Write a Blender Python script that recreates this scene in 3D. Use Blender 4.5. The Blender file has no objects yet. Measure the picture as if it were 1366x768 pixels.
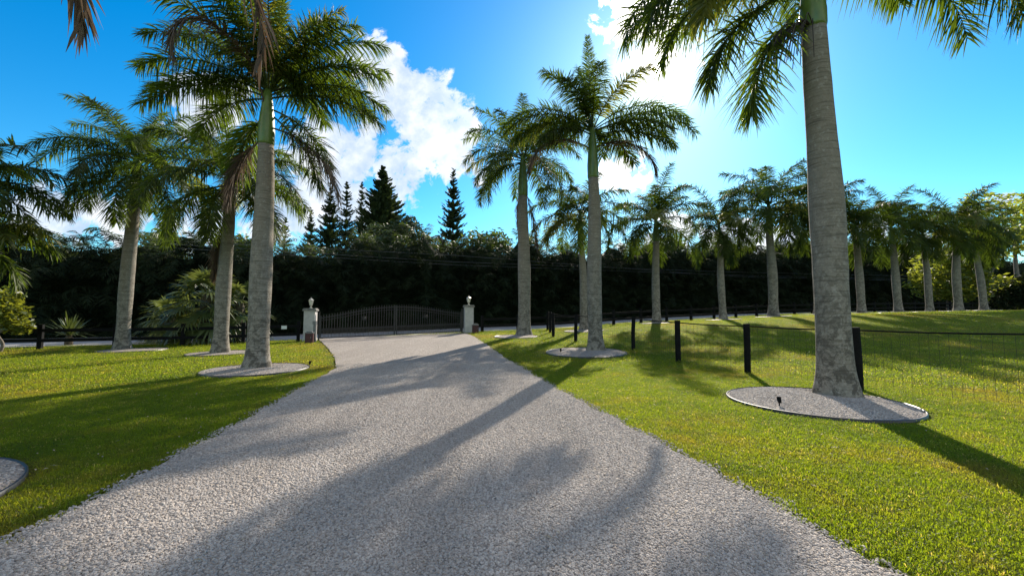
import bpy, math, random
import numpy as np
R = math.radians
rng = np.random.default_rng(7)
random.seed(7)
sc = bpy.context.scene
col = sc.collection

# ------------------------------------------------------------------ camera
F = 540.0                      # focal length in pixels of the 1366 px wide photograph
CAMH = 1.45
PITCH = math.atan(36 / F)
cam_d = bpy.data.cameras.new('camera')
cam_d.sensor_width = 36
cam_d.lens = F / 1366 * 36
cam_d.clip_start = 0.05
cam_d.clip_end = 3000
cam = bpy.data.objects.new('camera', cam_d)
cam.location = (0, 0, CAMH)
cam.rotation_euler = (R(90) + PITCH, 0, 0)
col.objects.link(cam)
sc.camera = cam

# ------------------------------------------------------------------ sun and sky
SUN_AZ = R(20.3)               # from +Y towards +X
SUN_EL = R(30.4)
SUN_DIR = np.array([math.sin(SUN_AZ) * math.cos(SUN_EL), math.cos(SUN_AZ) * math.cos(SUN_EL), math.sin(SUN_EL)])
sd = bpy.data.lights.new('sun', 'SUN')
sd.energy = 5.0
sd.angle = R(0.55)
sd.color = (1.0, 0.90, 0.76)
so = bpy.data.objects.new('sun', sd)
so.rotation_euler = (R(90) - SUN_EL, 0, R(180) - SUN_AZ)
col.objects.link(so)
sc.view_settings.view_transform = 'Standard'
sc.view_settings.look = 'None'
sc.view_settings.gamma = 1
sc.view_settings.use_curve_mapping = False
sc.view_settings.exposure = 0.78
sc.cycles.max_bounces = 6
sc.cycles.transparent_max_bounces = 8
sc.cycles.diffuse_bounces = 3
sc.cycles.glossy_bounces = 2
sc.cycles.transmission_bounces = 3
sc.cycles.caustics_reflective = False
sc.cycles.caustics_refractive = False
SKY_STRENGTH = 0.10


class NT:
    """small wrapper that writes node trees"""
    def __init__(s, tree):
        s.t = tree
        s.n = tree.nodes
        s.l = tree.links

    def add(s, kind, **kw):
        n = s.n.new(kind)
        for k, v in kw.items():
            setattr(n, k, v)
        return n

    def put(s, sock, v):
        if hasattr(v, 'is_output'):
            s.l.new(v, sock)
        else:
            sock.default_value = v

    def math(s, op, a, b=None, c=None, clamp=False):
        n = s.add('ShaderNodeMath', operation=op, use_clamp=clamp)
        s.put(n.inputs[0], a)
        if b is not None: s.put(n.inputs[1], b)
        if c is not None: s.put(n.inputs[2], c)
        return n.outputs[0]

    def vmath(s, op, a, b=None):
        n = s.add('ShaderNodeVectorMath', operation=op)
        s.put(n.inputs[0], a)
        if b is not None: s.put(n.inputs[1], b)
        return n.outputs['Value'] if op in ('DOT_PRODUCT', 'LENGTH', 'DISTANCE') else n.outputs[0]

    def mix(s, f, a, b, blend='MIX'):
        n = s.add('ShaderNodeMix', data_type='RGBA', blend_type=blend)
        s.put(n.inputs[0], f)
        s.put(n.inputs[6], a if hasattr(a, 'is_output') else (*a, 1))
        s.put(n.inputs[7], b if hasattr(b, 'is_output') else (*b, 1))
        return n.outputs[2]

    def noise(s, vec, scale, detail=3, rough=0.5, dist=0.0):
        n = s.add('ShaderNodeTexNoise')
        if vec is not None: s.l.new(vec, n.inputs['Vector'])
        n.inputs['Scale'].default_value = scale
        n.inputs['Detail'].default_value = detail
        n.inputs['Roughness'].default_value = rough
        n.inputs['Distortion'].default_value = dist
        return n.outputs['Fac']

    def voronoi(s, vec, scale, feature='F1', out='Distance'):
        n = s.add('ShaderNodeTexVoronoi', feature=feature)
        if vec is not None: s.l.new(vec, n.inputs['Vector'])
        n.inputs['Scale'].default_value = scale
        return n.outputs[out]

    def ramp(s, v, lo, hi, a=0.0, b=1.0):
        n = s.add('ShaderNodeMapRange', clamp=True)
        s.put(n.inputs[0], v)
        s.put(n.inputs[1], lo); s.put(n.inputs[2], hi)
        s.put(n.inputs[3], a); s.put(n.inputs[4], b)
        return n.outputs[0]

    def smooth(s, v, lo, hi):
        n = s.add('ShaderNodeMapRange', clamp=True, interpolation_type='SMOOTHSTEP')
        s.put(n.inputs[0], v)
        s.put(n.inputs[1], lo); s.put(n.inputs[2], hi)
        return n.outputs[0]


def px_dir(px, py):
    """world direction of a photograph pixel (used once, to lay out the plan of the place)"""
    x = (px - 683) / F
    u = (384 - py) / F
    return np.array([x, math.cos(PITCH) - u * math.sin(PITCH), math.sin(PITCH) + u * math.cos(PITCH)])


world = bpy.data.worlds.new('World')
sc.world = world
world.use_nodes = True
w = NT(world.node_tree)
w.n.clear()
sky = w.add('ShaderNodeTexSky', sky_type='NISHITA')
sky.sun_disc = False
sky.sun_elevation = SUN_EL
sky.sun_rotation = SUN_AZ
sky.altitude = 0
sky.air_density = 1.0
sky.dust_density = 0.25
sky.ozone_density = 2.2
hs = w.add('ShaderNodeHueSaturation')
hs.inputs['Saturation'].default_value = 1.5
hs.inputs['Value'].default_value = 1.0
w.l.new(sky.outputs[0], hs.inputs['Color'])
skycol = w.mix(1.0, hs.outputs[0], (0.84, 1.25, 1.20), 'MULTIPLY')
tc = w.add('ShaderNodeTexCoord')
dvec = tc.outputs['Generated']
sep = w.add('ShaderNodeSeparateXYZ')
w.l.new(dvec, sep.inputs[0])
yy = w.math('MAXIMUM', sep.outputs[1], 0.12)
U = w.math('DIVIDE', sep.outputs[0], yy)
V = w.math('DIVIDE', sep.outputs[2], yy)
comb = w.add('ShaderNodeCombineXYZ')
w.l.new(U, comb.inputs[0]); w.l.new(V, comb.inputs[1])
n_big = w.noise(comb.outputs[0], 6.0, 9, 0.60, 0.5)
n_fine = w.noise(comb.outputs[0], 17.0, 8, 0.66, 0.4)
# banks of cumulus: (pixel x, pixel y, half width, half height, tilt, weight)
CLOUDS = [(500, 90, 62, 36, 25, 1.05), (560, 140, 60, 44, 40, 1.05), (590, 195, 58, 54, 10, 1.0), (530, 225, 66, 44, 0, .95), (455, 215, 84, 62, 10, 1.0),
          (410, 262, 100, 50, 0, 1.0), (300, 300, 80, 34, 0, .8), (500, 270, 50, 30, 0, .8), (258, 125, 52, 24, 0, 1.15), (265, 162, 52, 26, 0, 1.05), (570, 285, 45, 16, 20, .6), (540, 262, 40, 14, 20, .6),
          (845, 8, 46, 54, 0, 1.05), (888, 84, 46, 36, 0, 1.05), (830, 232, 40, 26, -30, .8), (60, 285, 90, 32, 0, .95), (160, 300, 90, 26, 0, .9),
          (1350, 268, 50, 11, 0, .95), (640, 150, 26, 12, 35, .5), (612, 122, 16, 8, 35, .5), (1000, 325, 190, 36, 0, .9)]
mask = None
for (cx, cy, hw, hh, tilt, wt) in CLOUDS:
    d0 = px_dir(cx, cy)
    u0, v0 = d0[0] / d0[1], d0[2] / d0[1]
    du = w.math('SUBTRACT', U, float(u0))
    dv = w.math('SUBTRACT', V, float(v0))
    ca, sa = math.cos(R(tilt)), math.sin(R(tilt))
    a = w.math('ADD', w.math('MULTIPLY', du, ca / (hw / F)), w.math('MULTIPLY', dv, -sa / (hw / F)))
    b = w.math('ADD', w.math('MULTIPLY', du, sa / (hh / F)), w.math('MULTIPLY', dv, ca / (hh / F)))
    r2 = w.math('ADD', w.math('MULTIPLY', a, a), w.math('MULTIPLY', b, b))
    g = w.math('MULTIPLY', w.math('EXPONENT', w.math('MULTIPLY', r2, -0.55)), wt)
    mask = g if mask is None else w.math('MAXIMUM', mask, g)
# added bright cloud overhead and behind the camera, unseen, as fill for the shadows
fill_cloud = w.math('MULTIPLY', w.smooth(w.noise(dvec, 2.2, 7, 0.58), 0.43, 0.60), w.math('MAXIMUM', w.math('SUBTRACT', 1.0, w.smooth(sep.outputs[1], -0.15, 0.12)), w.smooth(sep.outputs[2], 0.74, 0.86)))
dens = w.math('ADD', w.math('MULTIPLY', w.math('SUBTRACT', n_big, 0.5), 3.7), w.math('MULTIPLY', w.math('SUBTRACT', n_fine, 0.5), 2.5))
raw = w.math('ADD', w.math('MULTIPLY', mask, 1.15), w.math('MULTIPLY', dens, w.smooth(mask, 0.02, 0.5)))
cl = w.smooth(raw, 0.46, 0.86)
front = cl
cl = w.math('MAXIMUM', cl, w.math('MULTIPLY', fill_cloud, 0.92))
thick = w.smooth(raw, 0.75, 1.6)
sdot = w.vmath('DOT_PRODUCT', w.vmath('NORMALIZE', dvec), tuple(float(v) for v in SUN_DIR))
near_sun = w.math('POWER', w.math('MAXIMUM', sdot, 0.0), 28.0)
shade = w.smooth(w.noise(comb.outputs[0], 8.5, 5, 0.6), 0.35, 0.68)
cbody = w.mix(shade, (3.5, 4.4, 5.7), (7.0, 7.0, 7.1))
cedge = w.mix(near_sun, cbody, (22, 21, 20))
cedge = w.mix(w.math('MULTIPLY', fill_cloud, w.math('SUBTRACT', 1.0, front)), cedge, (8.4, 7.5, 6.2))
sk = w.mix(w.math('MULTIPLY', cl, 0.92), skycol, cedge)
glow = w.math('POWER', w.math('MAXIMUM', sdot, 0.0), 500.0)
sk = w.mix(w.math('MULTIPLY', glow, 0.7), sk, (24, 23, 21))
disc = w.math('GREATER_THAN', sdot, math.cos(R(0.7)))
sk = w.mix(disc, sk, (120, 112, 95))
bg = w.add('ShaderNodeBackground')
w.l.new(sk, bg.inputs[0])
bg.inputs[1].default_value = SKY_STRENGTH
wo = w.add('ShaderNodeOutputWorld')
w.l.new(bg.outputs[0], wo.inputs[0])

# ------------------------------------------------------------------ terrain and placing
AX = np.array([-400, -15, -9, -3, 3, 9, 14, 17, 22, 34, 45, 90, 400.])
AZ = np.array([0, 0, .15, .36, .48, .90, 1.05, 1.2, 1.45, 1.7, 1.9, 2.2, 2.2])


def tz(x, y):
    x = np.asarray(x, float); y = np.asarray(y, float)
    a = 0
    for k in (-2, -1, 0, 1, 2):
        a = a + np.interp(x + k, AX, AZ) / 5
    t = np.clip((y - 9) / 17, 0, 1)
    return a * (.35 * t + .65 * t * t * (3 - 2 * t))


def ground(px, py):
    d = px_dir(px, py)
    o = np.array([0, 0, CAMH])
    lo = 0.5
    t = lo
    while t < 400:
        p = o + d * t
        if p[2] <= tz(p[0], p[1]):
            break
        t += 0.02 + t * 0.0008
    p = o + d * t
    return np.array([p[0], p[1], float(tz(p[0], p[1]))])


def at(px, py, y):
    d = px_dir(px, py)
    return np.array([0, 0, CAMH]) + d * (y / d[1])


def road_y(x, off=0.0):
    return 22.3 + 0.40 * (x + 6.4) + off * 1.077


# ------------------------------------------------------------------ materials
MATS = {}


def base_mat(name):
    m = bpy.data.materials.new(name)
    m.use_nodes = True
    t = NT(m.node_tree)
    p = t.n['Principled BSDF']
    MATS[name] = m
    return m, t, p


def plain(name, colr, rough=0.6, metal=0.0, var=0.25, scale=6.0, bump=0.0):
    m, t, p = base_mat(name)
    c = t.add('ShaderNodeTexCoord').outputs['Object']
    n = t.noise(c, scale, 5, 0.6)
    f = t.ramp(n, 0.3, 0.7, 1 - var, 1 + var)
    cc = t.vmath('MULTIPLY', (*colr,), (1, 1, 1))
    g = t.add('ShaderNodeCombineXYZ')
    for k in range(3): t.l.new(f, g.inputs[k])
    cc = t.vmath('MULTIPLY', colr, g.outputs[0])
    t.l.new(cc, p.inputs['Base Color'])
    p.inputs['Roughness'].default_value = rough
    p.inputs['Metallic'].default_value = metal
    if bump:
        b = t.add('ShaderNodeBump')
        b.inputs['Strength'].default_value = bump
        b.inputs['Distance'].default_value = 0.02
        t.l.new(t.noise(c, scale * 5, 4, 0.65), b.inputs['Height'])
        t.l.new(b.outputs[0], p.inputs['Normal'])
    return m


def leaf_mat(name, dark, light, trans, tfac=0.35, rough=0.42, scale=1.2, spec=0.5):
    """leaf: glossy face plus light that comes through the blade"""
    m, t, p = base_mat(name)
    c = t.add('ShaderNodeTexCoord').outputs['Object']
    oi = t.add('ShaderNodeObjectInfo').outputs['Random']
    n = t.noise(c, scale, 3, 0.6)
    f = t.math('ADD', t.math('MULTIPLY', n, 0.9), t.math('MULTIPLY', t.math('SUBTRACT', oi, 0.5), 0.5), clamp=True)
    f = t.ramp(f, 0.25, 0.75)
    cc = t.mix(f, dark, light)
    t.l.new(cc, p.inputs['Base Color'])
    p.inputs['Roughness'].default_value = rough
    p.inputs['Specular IOR Level'].default_value = spec
    tr = t.add('ShaderNodeBsdfTranslucent')
    tcol = t.mix(f, tuple(v * 0.7 for v in trans), tuple(min(1, v * 1.25) for v in trans))
    t.l.new(tcol, tr.inputs[0])
    ms = t.add('ShaderNodeMixShader')
    ms.inputs[0].default_value = tfac
    t.l.new(p.outputs[0], ms.inputs[1])
    t.l.new(tr.outputs[0], ms.inputs[2])
    t.l.new(ms.outputs[0], t.n['Material Output'].inputs[0])
    return m


M_FROND = leaf_mat('palm_leaf', (.030, .046, .010), (.065, .088, .015), (.17, .25, .015), .38, .55, 1.2, .2)
M_FROND_FAR = leaf_mat('palm_leaf_far', (.026, .042, .010), (.055, .080, .015), (.14, .21, .015), .34, .58, 1.2, .15)
M_DEAD = leaf_mat('dry_frond', (.10, .075, .055), (.19, .145, .11), (.20, .13, .08), .25, .8, 1.5, .2)
M_YELLOW = leaf_mat('yellowing_leaf', (.06, .085, .015), (.12, .13, .02), (.36, .36, .03), .45, .45)
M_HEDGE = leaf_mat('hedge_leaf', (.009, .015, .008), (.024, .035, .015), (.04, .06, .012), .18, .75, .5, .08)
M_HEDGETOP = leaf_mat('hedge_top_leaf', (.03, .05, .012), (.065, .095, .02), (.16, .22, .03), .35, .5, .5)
M_PINE = leaf_mat('pine_needle', (.020, .034, .014), (.045, .066, .022), (.07, .10, .02), .2, .6, .6)
M_BROAD = leaf_mat('broad_leaf', (.05, .075, .012), (.13, .16, .02), (.42, .46, .04), .5, .5, .8)
M_SHRUB = leaf_mat('shrub_leaf', (.07, .105, .015), (.15, .17, .02), (.38, .40, .03), .45, .45, 2)
M_FAN = leaf_mat('fan_leaf', (.06, .085, .025), (.13, .16, .05), (.24, .28, .05), .3, .4, 2)
M_SWORD = leaf_mat('sword_leaf', (.05, .075, .025), (.10, .14, .04), (.18, .23, .04), .3, .4, 2)
M_SHAFT = plain('crownshaft_green', (.11, .17, .035), .35, 0, .3, 3)
M_FLOWER = plain('palm_flower_stalk', (.055, .042, .045), .8, 0, .4, 10)
M_BLACKWOOD = plain('black_painted_wood', (.009, .009, .009), .85, 0, .4, 9, .4)
M_BLACKWOOD.node_tree.nodes['Principled BSDF'].inputs['Specular IOR Level'].default_value = .12
M_IRON = plain('black_iron', (.024, .023, .022), .5, 0, .2, 12)
M_WIRE = plain('dark_wire', (.02, .02, .02), .85, 0, .2, 12)
M_CABLE = plain('cable_grey', (.12, .12, .12), .4, 0, .1, 3)
M_PILLAR = plain('pillar_stucco', (.47, .45, .42), .85, 0, .14, 4, .35)
M_CAP = plain('pillar_cap', (.20, .19, .17), .8, 0, .3, 8, .3)
M_LANTERN = plain('lantern_metal', (.55, .50, .40), .35, .5, .25, 10)
M_GLASS = plain('lantern_glass', (.75, .72, .62), .15, 0, .05, 6)
M_RED = plain('red_box_paint', (.06, .011, .014), .45, 0, .25, 6)
M_GREYLID = plain('grey_metal', (.16, .16, .16), .5, .2, .2, 7)
M_WHITE = plain('white_plaque', (.75, .74, .70), .5, 0, .08, 6)
M_EDGE = plain('black_edging', (.02, .02, .02), .45, 0, .3, 10)
M_BARK = plain('grey_bark', (.17, .145, .115), .9, 0, .4, 5, .6)
M_PBARK = plain('brown_bark', (.11, .085, .065), .9, 0, .35, 5, .6)
M_STUB = plain('fibrous_trunk', (.10, .08, .055), .9, 0, .4, 14, .7)
M_TWIG = plain('dry_leaf_litter', (.32, .25, .16), .8, 0, .3, 20)

# royal palm trunk: pale grey, ring scars, dark lichen blotches
m, t, p = base_mat('palm_trunk')
c = t.add('ShaderNodeTexCoord').outputs['Object']
sp = t.add('ShaderNodeSeparateXYZ'); t.l.new(c, sp.inputs[0])
wob = t.noise(c, 1.2, 3, .55)
zz = t.math('ADD', sp.outputs[2], t.math('MULTIPLY', wob, .10))
st = t.add('ShaderNodeCombineXYZ')
t.l.new(t.math('MULTIPLY', sp.outputs[0], .8), st.inputs[0]); t.l.new(t.math('MULTIPLY', sp.outputs[1], .8), st.inputs[1]); t.l.new(t.math('MULTIPLY', zz, 20.0), st.inputs[2])
rings = t.noise(st.outputs[0], 1.6, 3, .65)
hgt = t.ramp(sp.outputs[2], 2.0, 5.5)
blot = t.math('MULTIPLY', t.smooth(t.noise(c, 4.5, 9, .78, .8), .47, .56), t.ramp(sp.outputs[2], 0.3, 4.0, 1.0, .12))
pale = t.smooth(t.noise(c, 11.0, 5, .65), .54, .68)
mott = t.noise(c, 30, 5, .7)
cc = t.mix(t.ramp(mott, .3, .7), (.19, .168, .135), (.31, .28, .23))
cc = t.mix(t.math('MULTIPLY', hgt, .45), cc, (.20, .165, .12))
cc = t.mix(t.math('MULTIPLY', t.smooth(rings, .50, .34), .7), cc, (.10, .085, .065))
cc = t.mix(t.math('MULTIPLY', pale, .45), cc, (.42, .40, .35))
cc = t.mix(t.math('MULTIPLY', blot, .72), cc, (.045, .04, .032))
t.l.new(cc, p.inputs['Base Color'])
p.inputs['Roughness'].default_value = .9
p.inputs['Specular IOR Level'].default_value = .2
hh = t.math('ADD', t.math('MULTIPLY', rings, .9), t.math('MULTIPLY', t.noise(c, 28, 5, .7), .8))
b = t.add('ShaderNodeBump'); b.inputs['Strength'].default_value = .6; b.inputs['Distance'].default_value = .02
t.l.new(hh, b.inputs['Height']); t.l.new(b.outputs[0], p.inputs['Normal'])
M_TRUNK = m


def dry_spots(t, pos):
    """worn dry patches: by the gate, along the drive and beside the widest bed"""
    tot = None
    for (x, y, r, k) in ((-8.6, 18.2, 2.6, .8), (-1.0, 21.5, 2.2, .9), (9.3, 6.2, 2.4, .8), (-4.6, 3.6, .9, .7), (-3.7, 6.5, .7, .5), (11.5, 8.5, 2.0, .6), (2.6, 4.5, .7, .4), (1.9, 7.0, .6, .4)):
        d = t.vmath('DISTANCE', t.vmath('MULTIPLY', pos, (1, 1, 0)), (x, y, 0))
        g = t.math('MULTIPLY', t.math('SUBTRACT', 1.0, t.smooth(d, r * .2, r)), k)
        tot = g if tot is None else t.math('MAXIMUM', tot, g)
    return t.math('MULTIPLY', tot, t.smooth(t.noise(pos, 2.6, 5, .7), .36, .56))


# lawn soil / thatch under the blades
m, t, p = base_mat('lawn_ground')
c = t.add('ShaderNodeNewGeometry').outputs['Position']
big = t.noise(c, .22, 4, .6)
mid = t.noise(c, 1.3, 5, .65)
fine = t.noise(c, 26, 4, .7)
vfine = t.noise(c, 75, 3, .7)
dry = t.smooth(t.math('ADD', t.math('MULTIPLY', big, .5), t.math('MULTIPLY', mid, .5)), .47, .66)
cc = t.mix(t.ramp(fine, .3, .7), (.055, .082, .005), (.150, .168, .009))
dry = t.math('MAXIMUM', dry, dry_spots(t, c))
cc = t.mix(t.math('MULTIPLY', dry, .75), cc, (.22, .155, .025))
cc = t.mix(t.smooth(vfine, .42, .30), cc, (.03, .04, .008))
t.l.new(cc, p.inputs['Base Color'])
p.inputs['Roughness'].default_value = .9
p.inputs['Specular IOR Level'].default_value = .1
b = t.add('ShaderNodeBump'); b.inputs['Strength'].default_value = .9; b.inputs['Distance'].default_value = .05
t.l.new(t.math('ADD', fine, vfine), b.inputs['Height']); t.l.new(b.outputs[0], p.inputs['Normal'])
M_LAWN = m


def gravel_material(name, tint, dark=.5):
    m, t, p = base_mat(name)
    c = t.add('ShaderNodeNewGeometry').outputs['Position']
    vn = t.add('ShaderNodeTexVoronoi'); t.l.new(c, vn.inputs['Vector']); vn.inputs['Scale'].default_value = 46
    v2 = t.add('ShaderNodeTexVoronoi'); t.l.new(c, v2.inputs['Vector']); v2.inputs['Scale'].default_value = 21
    sepc = t.add('ShaderNodeSeparateColor'); t.l.new(vn.outputs['Color'], sepc.inputs[0])
    sep2 = t.add('ShaderNodeSeparateColor'); t.l.new(v2.outputs['Color'], sep2.inputs[0])
    k = t.math('ADD', t.math('MULTIPLY', sepc.outputs[0], .6), t.math('MULTIPLY', sep2.outputs[1], .4))
    cc = t.mix(k, tuple(v * dark for v in tint), tuple(min(.9, v * 1.3) for v in tint))
    gap = t.smooth(vn.outputs['Distance'], .45, .8)
    cc = t.mix(t.math('MULTIPLY', gap, .5), cc, tuple(v * .35 for v in tint))
    big = t.noise(c, .45, 4, .6)
    cc = t.mix(t.ramp(big, .35, .65, 0, .25), cc, tuple(v * .62 for v in tint))
    cc = t.mix(t.ramp(t.noise(t.vmath('MULTIPLY', c, (1.5, .16, 1)), 1.0, 4, .6), .36, .64, 0, .42), cc, tuple(v * .55 for v in tint))
    t.l.new(cc, p.inputs['Base Color'])
    p.inputs['Roughness'].default_value = .85
    p.inputs['Specular IOR Level'].default_value = .25
    hgt = t.math('ADD', t.math('SUBTRACT', 1.0, vn.outputs['Distance']), t.math('MULTIPLY', t.math('SUBTRACT', 1.0, v2.outputs['Distance']), .8))
    b = t.add('ShaderNodeBump'); b.inputs['Strength'].default_value = .9; b.inputs['Distance'].default_value = .035
    t.l.new(hgt, b.inputs['Height']); t.l.new(b.outputs[0], p.inputs['Normal'])
    return m


M_GRAVEL = gravel_material('driveway_gravel', (.47, .41, .355))
M_BED = gravel_material('bed_gravel', (.44, .38, .33))

m, t, p = base_mat('gravel_stone')
rnd = t.add('ShaderNodeObjectInfo').outputs['Random']
c = t.add('ShaderNodeTexCoord').outputs['Object']
cc = t.mix(rnd, (.29, .25, .215), (.57, .51, .45))
cc = t.mix(t.smooth(rnd, .90, .97), cc, (.22, .18, .15))
cc = t.mix(t.ramp(t.noise(c, 60, 3, .6), .4, .7, 0, .35), cc, (.40, .36, .33))
pos = t.add('ShaderNodeObjectInfo').outputs['Location']
cc = t.mix(t.ramp(t.noise(t.vmath('MULTIPLY', pos, (1.5, .16, 1)), 1.0, 4, .6), .36, .64, 0, .42), cc, (.24, .205, .175))
t.l.new(cc, p.inputs['Base Color']); p.inputs['Roughness'].default_value = .85
M_STONE = m

m, t, p = base_mat('asphalt')
c = t.add('ShaderNodeNewGeometry').outputs['Position']
cc = t.mix(t.ramp(t.noise(c, 1.1, 5, .6), .3, .7), (.23, .225, .215), (.32, .31, .30))
t.l.new(cc, p.inputs['Base Color']); p.inputs['Roughness'].default_value = .85
M_ROAD = m

# grass blade
m, t, p = base_mat('grass_blade')
rnd = t.add('ShaderNodeObjectInfo').outputs['Random']
pos = t.add('ShaderNodeObjectInfo').outputs['Location']
big = t.noise(pos, .22, 4, .6)
mid = t.noise(pos, 1.3, 5, .65)
dry = t.smooth(t.math('ADD', t.math('MULTIPLY', big, .5), t.math('MULTIPLY', mid, .5)), .48, .68)
cc = t.mix(rnd, (.072, .110, .006), (.138, .178, .010))
cc = t.mix(t.math('MULTIPLY', t.smooth(t.noise(pos, .8, 4, .6), .5, .62), .55), cc, (.045, .085, .008))
dry = t.math('MAXIMUM', dry, dry_spots(t, pos))
cc = t.mix(t.math('MULTIPLY', dry, .75), cc, (.20, .145, .03))
cc = t.mix(t.smooth(rnd, .95, .98), cc, (.30, .25, .09))
t.l.new(cc, p.inputs['Base Color']); p.inputs['Roughness'].default_value = .5
p.inputs['Specular IOR Level'].default_value = .25
tr = t.add('ShaderNodeBsdfTranslucent')
t.l.new(t.mix(1.0, cc, (3.2, 2.95, 1.4), 'MULTIPLY'), tr.inputs[0])
ms = t.add('ShaderNodeMixShader'); ms.inputs[0].default_value = .55
t.l.new(p.outputs[0], ms.inputs[1]); t.l.new(tr.outputs[0], ms.inputs[2])
t.l.new(ms.outputs[0], t.n['Material Output'].inputs[0])
M_GRASS = m


# ------------------------------------------------------------------ mesh helpers
class MB:
    def __init__(s):
        s.v = []; s.f = []; s.n = 0

    def add(s, v, f):
        v = np.asarray(v, float).reshape(-1, 3)
        for q in f: s.f.append([i + s.n for i in q])
        s.v.append(v); s.n += len(v)

    def box(s, c, size, rz=0.0):
        x, y, z = np.array(size) / 2.0
        v = np.array([[a * x, b * y, d * z] for d in (-1, 1) for b in (-1, 1) for a in (-1, 1)])
        ca, sa = math.cos(rz), math.sin(rz)
        v = np.stack([v[:, 0] * ca - v[:, 1] * sa, v[:, 0] * sa + v[:, 1] * ca, v[:, 2]], 1) + np.array(c)
        s.add(v, [[0, 2, 3, 1], [4, 5, 7, 6], [0, 1, 5, 4], [2, 6, 7, 3], [0, 4, 6, 2], [1, 3, 7, 5]])

    def tube(s, pts, rad, n=8, cap=True):
        pts = np.asarray(pts, float)
        k = len(pts)
        rad = np.broadcast_to(np.asarray(rad, float), (k,))
        tan = np.gradient(pts, axis=0)
        tan /= np.linalg.norm(tan, axis=1)[:, None] + 1e-9
        ref = np.array([0, 0, 1.0]) if abs(tan[0][2]) < .8 else np.array([1.0, 0, 0])
        V = []
        for i in range(k):
            a = np.cross(tan[i], ref); a /= np.linalg.norm(a) + 1e-9
            b2 = np.cross(a, tan[i])
            ang = np.arange(n) * 2 * math.pi / n
            V.append(pts[i] + rad[i] * (np.cos(ang)[:, None] * a + np.sin(ang)[:, None] * b2))
        f = []
        for i in range(k - 1):
            for j in range(n):
                f.append([i * n + j, i * n + (j + 1) % n, (i + 1) * n + (j + 1) % n, (i + 1) * n + j])
        if cap:
            f.append(list(range(n))); f.append([(k - 1) * n + j for j in range(n)])
        s.add(np.concatenate(V), f)

    def lathe(s, prof, n=24, off=(0, 0, 0), wob=None):
        """profile of (radius, z)"""
        V = []
        ang = np.arange(n) * 2 * math.pi / n
        for r, z in prof:
            rr = r * (1 + (wob(ang, z) if wob else 0))
            V.append(np.stack([np.cos(ang) * rr, np.sin(ang) * rr, np.full(n, z)], 1) + np.array(off))
        f = []
        for i in range(len(prof) - 1):
            for j in range(n):
                f.append([i * n + j, i * n + (j + 1) % n, (i + 1) * n + (j + 1) % n, (i + 1) * n + j])
        f.append(list(range(n))[::-1]); f.append([(len(prof) - 1) * n + j for j in range(n)])
        s.add(np.concatenate(V), f)

    def mesh(s, name, mats, smooth=False):
        me = bpy.data.meshes.new(name)
        V = np.concatenate(s.v) if s.v else np.zeros((0, 3))
        me.from_pydata(V.tolist(), [], s.f)
        for mm in (mats if isinstance(mats, (list, tuple)) else [mats]): me.materials.append(mm)
        if smooth: me.polygons.foreach_set('use_smooth', [True] * len(me.polygons))
        me.update()
        return me

    def build(s, name, mats, parent=None, loc=(0, 0, 0), smooth=False):
        return link(name, s.mesh(name, mats, smooth), parent, loc)


def link(name, me, parent=None, loc=(0, 0, 0)):
    o = bpy.data.objects.new(name, me)
    col.objects.link(o)
    o.location = loc
    if parent is not None: o.parent = parent
    return o


def tag(o, label=None, cat=None, group=None, kind=None):
    if label: o['label'] = label
    if cat: o['category'] = cat
    if group: o['group'] = group
    if kind: o['kind'] = kind
    return o


def empty(name, loc, rz=0.0):
    o = bpy.data.objects.new(name, None)
    col.objects.link(o)
    o.location = loc
    o.rotation_euler = (0, 0, rz)
    o.empty_display_size = .3
    return o


def copy_tree(o, parent=None):
    c = o.copy()
    col.objects.link(c)
    if parent is not None: c.parent = parent
    for ch in [q for q in o.children]: copy_tree(ch, c)
    return c


# ------------------------------------------------------------------ palms
def strips(base, d1, wv, ln, wid, droop, seg=3):
    """many tapering blades at once: base (n,3), direction, width vector, length, width, gravity droop -> verts, faces"""
    n = len(base)
    ts = np.linspace(0, 1, seg + 1)
    rows = []
    for k, q in enumerate(ts):
        c = base + d1 * (ln * q)[:, None]
        c = c + np.array([0, 0, -1.0]) * (ln * droop * q ** 2.0)[:, None]
        # keep the blade from stretching as it droops
        h = (wid * (0.55 + 0.9 * q) if q < .35 else wid * max(0.0, 1.0 - ((q - .35) / .65) ** 1.5)) * .5
        h = np.maximum(h, 0.0012)
        rows.append(c - wv * h[:, None]); rows.append(c + wv * h[:, None])
    V = np.stack(rows, 1)             # n, 2(seg+1), 3
    m2 = 2 * (seg + 1)
    idx = (np.arange(n) * m2)[:, None]
    F_ = []
    for k in range(seg):
        F_.append(idx + np.array([2 * k, 2 * k + 1, 2 * k + 3, 2 * k + 2]))
    Fm = np.concatenate(F_, 0)
    return V.reshape(-1, 3), Fm


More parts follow.
